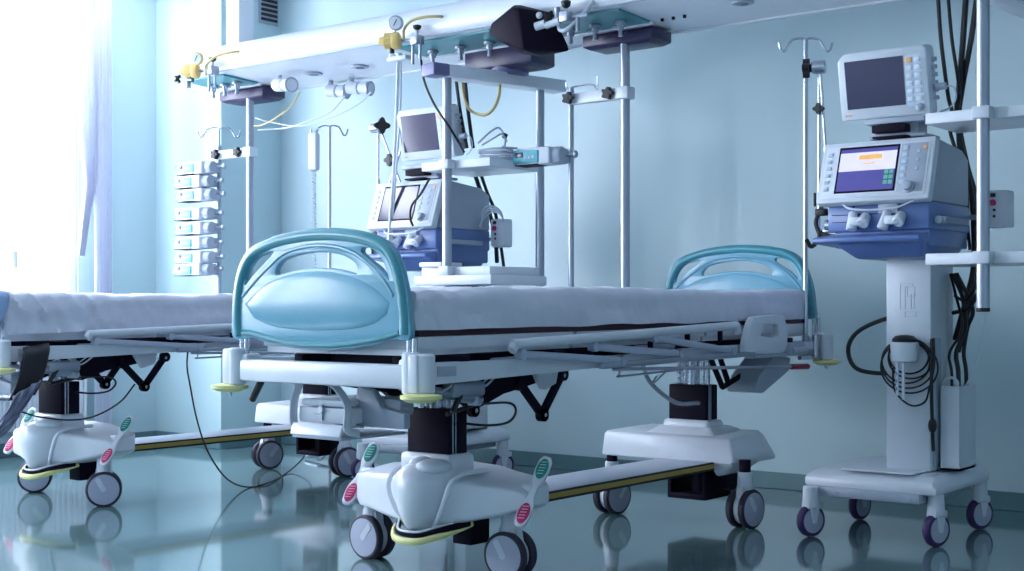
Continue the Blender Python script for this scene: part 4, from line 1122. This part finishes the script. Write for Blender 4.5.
    m = MB(); c1 = L1(W2 / 2 + .01, .10, -.05); m.cyl(c1, c1 + Vector((.04, 0, .0)), .014, n=10); m.tube([c1 + Vector((.04, 0, 0)), c1 + Vector((.07, 0, -.01)), c1 + Vector((.075, .01, -.05)), c1 + Vector((.05, .02, -.08)), c1 + Vector((.0, .05, -.09))], .003, n=6); B_(m, 'side_plug', 'grey', mo)
    # jointed hose arm at the left
    ya = 5.14; zt = 1.925
    if on:
        xa = -2.47
        m = MB(); m.cyl((xa + .02, ya, 1.24), (xa + .02, ya, zt), .006, n=10); m.cyl((xa + .060, ya - .02, zt - .36), (xa + .03, ya - .01, zt - .02), .0055, n=10); m.cyl((xa + .060, ya - .02, zt - .42), (xa + .060, ya - .02, zt - .34), .009, n=10)
        m.cyl((xa + .055, ya - .01, zt - .012), (xa, ya - .025, zt - .012), .027, n=18, bev=.004)
        ha = B_(m, 'hose_arm', 'chrome')
        for m in (MB().star(Vector((xa - .022, ya - .03, zt - .012)), (-1, -.3, 0), .040, .026, 4), MB().star(Vector((xa + .035, ya - .035, zt - .185)), (0, -1, 0), .024, .02, 4)): B_(m, 'arm_knob', 'black', ha)
    else:
        xa = -2.455; zt = 1.90
        m = MB(); m.cyl((xa, ya, 1.24), (xa, ya, zt), .006, n=10); m.cyl((xa - .03, ya - .02, zt - .005), (xa + .04, ya - .02, zt - .005), .027, n=18, bev=.004); m.cyl((xa, ya, 1.57), (xa, ya, 1.62), .010, n=10)
        m.cyl((xa + .05, ya - .03, zt - .03), (xa + .20, ya - .03, zt - .33), .007, n=10); m.cyl((xa + .19, ya - .02, zt - .13), (xa + .08, ya - .02, zt - .36), .007, n=10)
        ha = B_(m, 'hose_arm', 'chrome')
        for m in (MB().star(Vector((xa + .065, ya - .04, zt)), (1, -.6, 0), .046, .026, 4), MB().star(Vector((xa + .13, ya - .05, zt - .19)), (0, -1, 0), .034, .02, 4)): B_(m, 'arm_knob', 'black', ha)
    # small switch box at the back right
    D0 = D.copy(); D.x += bdx
    m = MB(); m.bb((-1.915, 5.44, 1.245), (-1.825, 5.52, 1.395), .008); sb = B_(m, 'switch_box', 'white')
    m = MB(); m.bb((-1.95 - bdx, 5.455, 1.28), (-1.90, 5.47, 1.30)); B_(m, 'box_bracket', 'steel', sb)
    m = MB(); m.cyl((-1.885, 5.441, 1.345), (-1.885, 5.432, 1.345), .013, n=14); B_(m, 'red_button', 'red', sb)
    m = MB(); m.bb((-1.895, 5.436, 1.368), (-1.875, 5.442, 1.383)); m.cyl((-1.88, 5.441, 1.315), (-1.88, 5.436, 1.315), .006, n=8); m.cyl((-1.88, 5.441, 1.29), (-1.88, 5.436, 1.29), .006, n=8); B_(m, 'black_buttons', 'black', sb); D.x = D0.x
    # cup holder with coiled lead
    uz = .062
    m = MB(); m.lathe((-2.065, 5.095, .645 + uz), (0, 0, 1), [(.038, 0), (.050, .004), (.055, .075), (.048, .079)], 26); m.bb((-2.10, 5.12, .66 + uz), (-2.03, 5.155, .71 + uz), .004)
    cup = B_(m, 'cup', 'white', col)
    m = MB(); m.lathe((-2.065, 5.095, .724 + uz), (0, 0, 1), [(.047, 0), (.048, .012), (.036, .024), (.014, .028)], 24); B_(m, 'cup_lid', 'black', cup)
    for xa_, zl in ((-2.085, .515), (-2.060, .50)):
        m = MB(); m.bb((xa_, 5.055, zl + uz), (xa_ + .010, 5.063, .645 + uz)); B_(m, 'hanging_strip', 'plastic', cup)
    m = MB()
    for i in range(3): m.bb((-2.082, 5.054, .535 + uz + i * .03), (-2.078, 5.0556, .548 + uz + i * .03))
    B_(m, 'strip_marks', 'blued', cup)
    m = MB()
    for i in range(5):
        rr = .070 + .008 * i; zc_ = .668 + uz - .011 * i; k = []
        for j in range(18):
            a = 2 * PI * j / 18
            k.append((-2.066 + rr * 1.15 * math.cos(a) + .010 * math.sin(i * 2.1), 5.138 - .004 * i + .003 * math.cos(a + i), zc_ + rr * math.sin(a)))
        m.tube(k, .0038, n=6, closed=True, sm=3)
    m.tube([(-2.125, 5.125, .62 + uz), (-2.115, 5.12, .53 + uz), (-2.05, 5.115, .475 + uz), (-1.99, 5.11, .49 + uz), (-1.955, 5.07, .55 + uz), (-1.955, 5.12, .64 + uz), (-1.965, 5.14, .74 + uz)], .004, n=6)
    B_(m, 'coiled_lead', 'black', col)
    m = MB(); m.tube([(-1.968, 5.13, .80), (-1.966, 5.12, .60), (-1.966, 5.13, .44), (-1.966, 5.14, .36)], .007, n=8); m.ball((-1.966, 5.13, .46), (.017, .017, .030), 12, 8); B_(m, 'plug_lead', 'black', col)
    m = MB(); m.tube([(-2.15, 5.40, .885), (-2.26, 5.38, .875), (-2.38, 5.37, .82), (-2.425, 5.37, .745), (-2.39, 5.37, .665), (-2.28, 5.38, .645), (-2.165, 5.40, .66)], .0095, n=8); B_(m, 'side_hose', 'black', col)
    m = MB(); m.tube([(-2.160, 5.34, .95), (-2.178, 5.33, .82), (-2.180, 5.33, .7), (-2.165, 5.34, .56)], .011, n=8); B_(m, 'side_hose', 'black', col)
    # cables behind, falling into the box
    m = MB()
    for k, (x, y) in enumerate(((-1.93, 5.24), (-1.915, 5.27), (-1.925, 5.31), (-1.905, 5.33))):
        m.tube([(x - .05, 5.36, 1.06), (x - .03 + .015 * k, 5.36, .98 - .02 * k), (x + .02 - .012 * k, y + .06, .84), (x - .02, y + .03, .74), (x, y, .66), (x, y, .50)], .0055 + .003 * (k % 2), n=8)
    m.tube([(-1.97, 5.38, .97), (-1.92, 5.36, .95), (-1.87, 5.33, 1.0), (-1.86, 5.32, 1.06)], .006, n=6); m.tube([(-1.97, 5.36, .90), (-1.90, 5.34, .92), (-1.84, 5.32, 1.0)], .009, n=6)
    B_(m, 'cables', 'black', col)
    m = MB(); k = [(-1.925 + .028 * math.cos(a), 5.215, .618 + .028 * math.sin(a)) for a in (-.2, .4, 1, 1.6, 2.2, 2.8, 3.4)]; m.tube(k, .006, n=8); m.tube([(-1.90, 5.30, .60), (-1.86, 5.32, .70), (-1.83, 5.33, .85), (-1.83, 5.34, .98)], .0035, n=6); B_(m, 'white_lead', 'clear', col)
    return V
v1 = make_vent(0, 0, 'ventilator with a lit screen on a blue cabinet and trolley, right of the middle bed', True, 0, .05)
v2 = make_vent(-2.63, .11, 'ventilator with a dark screen behind the teal footboard, next to the shelf rack', False, .10, 0)

# ------------------------------------------------------------------ loose cables
def cable(pts, r, m, label, name='cable'):
    return lone(MB().tube(pts, r, n=8), name, m, label, 'cable')
cable([P(938, -4, Y=5.30), P(941, 40, Y=5.30), P(948, 95, Y=5.32), P(952, 112, Y=5.45), P(950, 130, Y=5.52), P(956, 152, Y=5.53), P(966, 190, Y=5.53), P(968, 240, Y=5.52)], .008, 'black', 'thin black cable hanging nearest the right monitor')
cable([P(948, -4, Y=5.33), P(952, 40, Y=5.33), P(958, 80, Y=5.34), P(960, 110, Y=5.50), P(958, 140, Y=5.54), P(963, 180, Y=5.55), P(970, 250, Y=5.54)], .007, 'black', 'black cable second from the right monitor, falling behind the shelf')
cable([P(966, -4, Y=5.36), P(963, 40, Y=5.36), P(959, 90, Y=5.40), P(957, 120, Y=5.52), P(964, 160, Y=5.56), P(972, 200, Y=5.56), P(974, 262, Y=5.50), P(966, 300, Y=5.44), P(955, 340, Y=5.44)], .012, 'black', 'thick straight black cable close to the right rack pole')
cable([P(977, -4, Y=5.36), P(971, 40, Y=5.36), P(962, 90, Y=5.42), P(959, 122, Y=5.56), P(967, 165, Y=5.60), P(977, 205, Y=5.60), P(978, 262, Y=5.56), P(968, 310, Y=5.46), P(958, 352, Y=5.46)], .011, 'black', 'slanting black cable crossing behind the right rack pole')
# cables by the middle rack
cable([P(456, 80, Y=5.25), P(460, 110, Y=5.24), P(467, 148, Y=5.24)], .009, 'black', 'short black cable dropping just right of the middle rack front pole')
cable([P(465, 80, Y=5.3), P(468, 110, Y=5.29), P(473, 148, Y=5.29)], .010, 'black', 'thick black cable above the cable heap on the middle rack')
cable([P(462, 80, Y=5.3), P(464, 96, Y=5.29), P(470, 110, Y=5.27), P(484, 115, Y=5.26), P(494, 108, Y=5.28), P(499, 95, Y=5.32), P(500, 84, Y=5.36)], .008, 'hose', 'yellowish hose looping under the middle rack top beam')
cable([P(421, 60, Y=5.1), P(424, 80, Y=5.04), P(432, 100, Y=5.0), P(441, 115, Y=4.98), P(450, 128, Y=5.0), P(459, 143, Y=5.08), P(464, 152, Y=5.05)], .006, 'black', 'thin black cable sagging from the bridge across the rack front pole')
cable([P(474, 172, Y=5.56), P(482, 195, Y=5.64), P(490, 215, Y=5.68), P(495, 235, Y=5.68), P(497, 262, Y=5.62)], .012, 'black', 'thick black cable running down behind the left ventilator')
cable([P(480, 172, Y=5.56), P(487, 192, Y=5.66), P(495, 212, Y=5.70), P(500, 240, Y=5.70), P(507, 290, Y=5.66)], .009, 'black', 'black cable beside the small switch box of the left ventilator')
cable([P(430, 178, Y=5.03), P(420, 195, Y=5.0), P(412, 205, Y=4.98), P(410, 217, Y=4.98), P(413, 226, Y=5.0)], .006, 'black', 'curved black cable across the left ventilator panel')
m = MB()
for i in range(4): m.tube([P(478 + i, 228, Y=5.50), P(484, 218 - i * 3, Y=5.46), P(493, 212 - i * 2, Y=5.46), P(501, 215 - i, Y=5.48), P(503, 222, Y=5.50)], .0045, n=6)
lone(m, 'lead_bundle', 'clear', 'bundle of pale leads looped over the left ventilator switch box', 'cable')
# power cord of the left bed, dropping to the floor
pc = [P(188, 349, X=BX + B2[0] + .37), P(187, 366, X=BX + B2[0] + .40), P(190, 385, X=BX + B2[0] + .40), P(197, 420, X=BX + B2[0] + .39), P(208, 452, X=BX + B2[0] + .37), P(226, 478, X=BX + B2[0] + .35)]
pc += [P(246, 487, z=.007), P(268, 483, z=.007), P(288, 472, z=.007)]
e = pc[-1]; pc += [P(303, 458, Y=e.y + .22), P(311, 444, Y=e.y + .35), P(313, 430, Y=e.y + .42)]
cable(pc, .0042, 'black', 'black power cord trailing on the floor from the left bed', 'power_cord')
lone(MB().tube([P(22, 412, X=BX + B2[0] + .2), P(40, 417, X=BX + B2[0] + .2), P(70, 420, X=BX + B2[0] + .2), P(95, 416, X=BX + B2[0] + .25), P(120, 402, X=BX + B2[0] + .28), P(135, 384, X=BX + B2[0] + .3)], .004, n=8), 'cable', 'black', 'black cable slung beneath the left bed above its foot base', 'cable')

# ------------------------------------------------------------------ world and colour management
w = bpy.data.worlds.new('world'); SC.world = w; w.use_nodes = True
w.node_tree.nodes['Background'].inputs[0].default_value = (.55, .7, 1, 1)
w.node_tree.nodes['Background'].inputs[1].default_value = .3
vs = SC.view_settings
SC.display_settings.display_device = 'sRGB'
vs.view_transform = 'Standard'; vs.look = 'None'; vs.exposure = 0.42; vs.gamma = 1.0; vs.use_curve_mapping = False
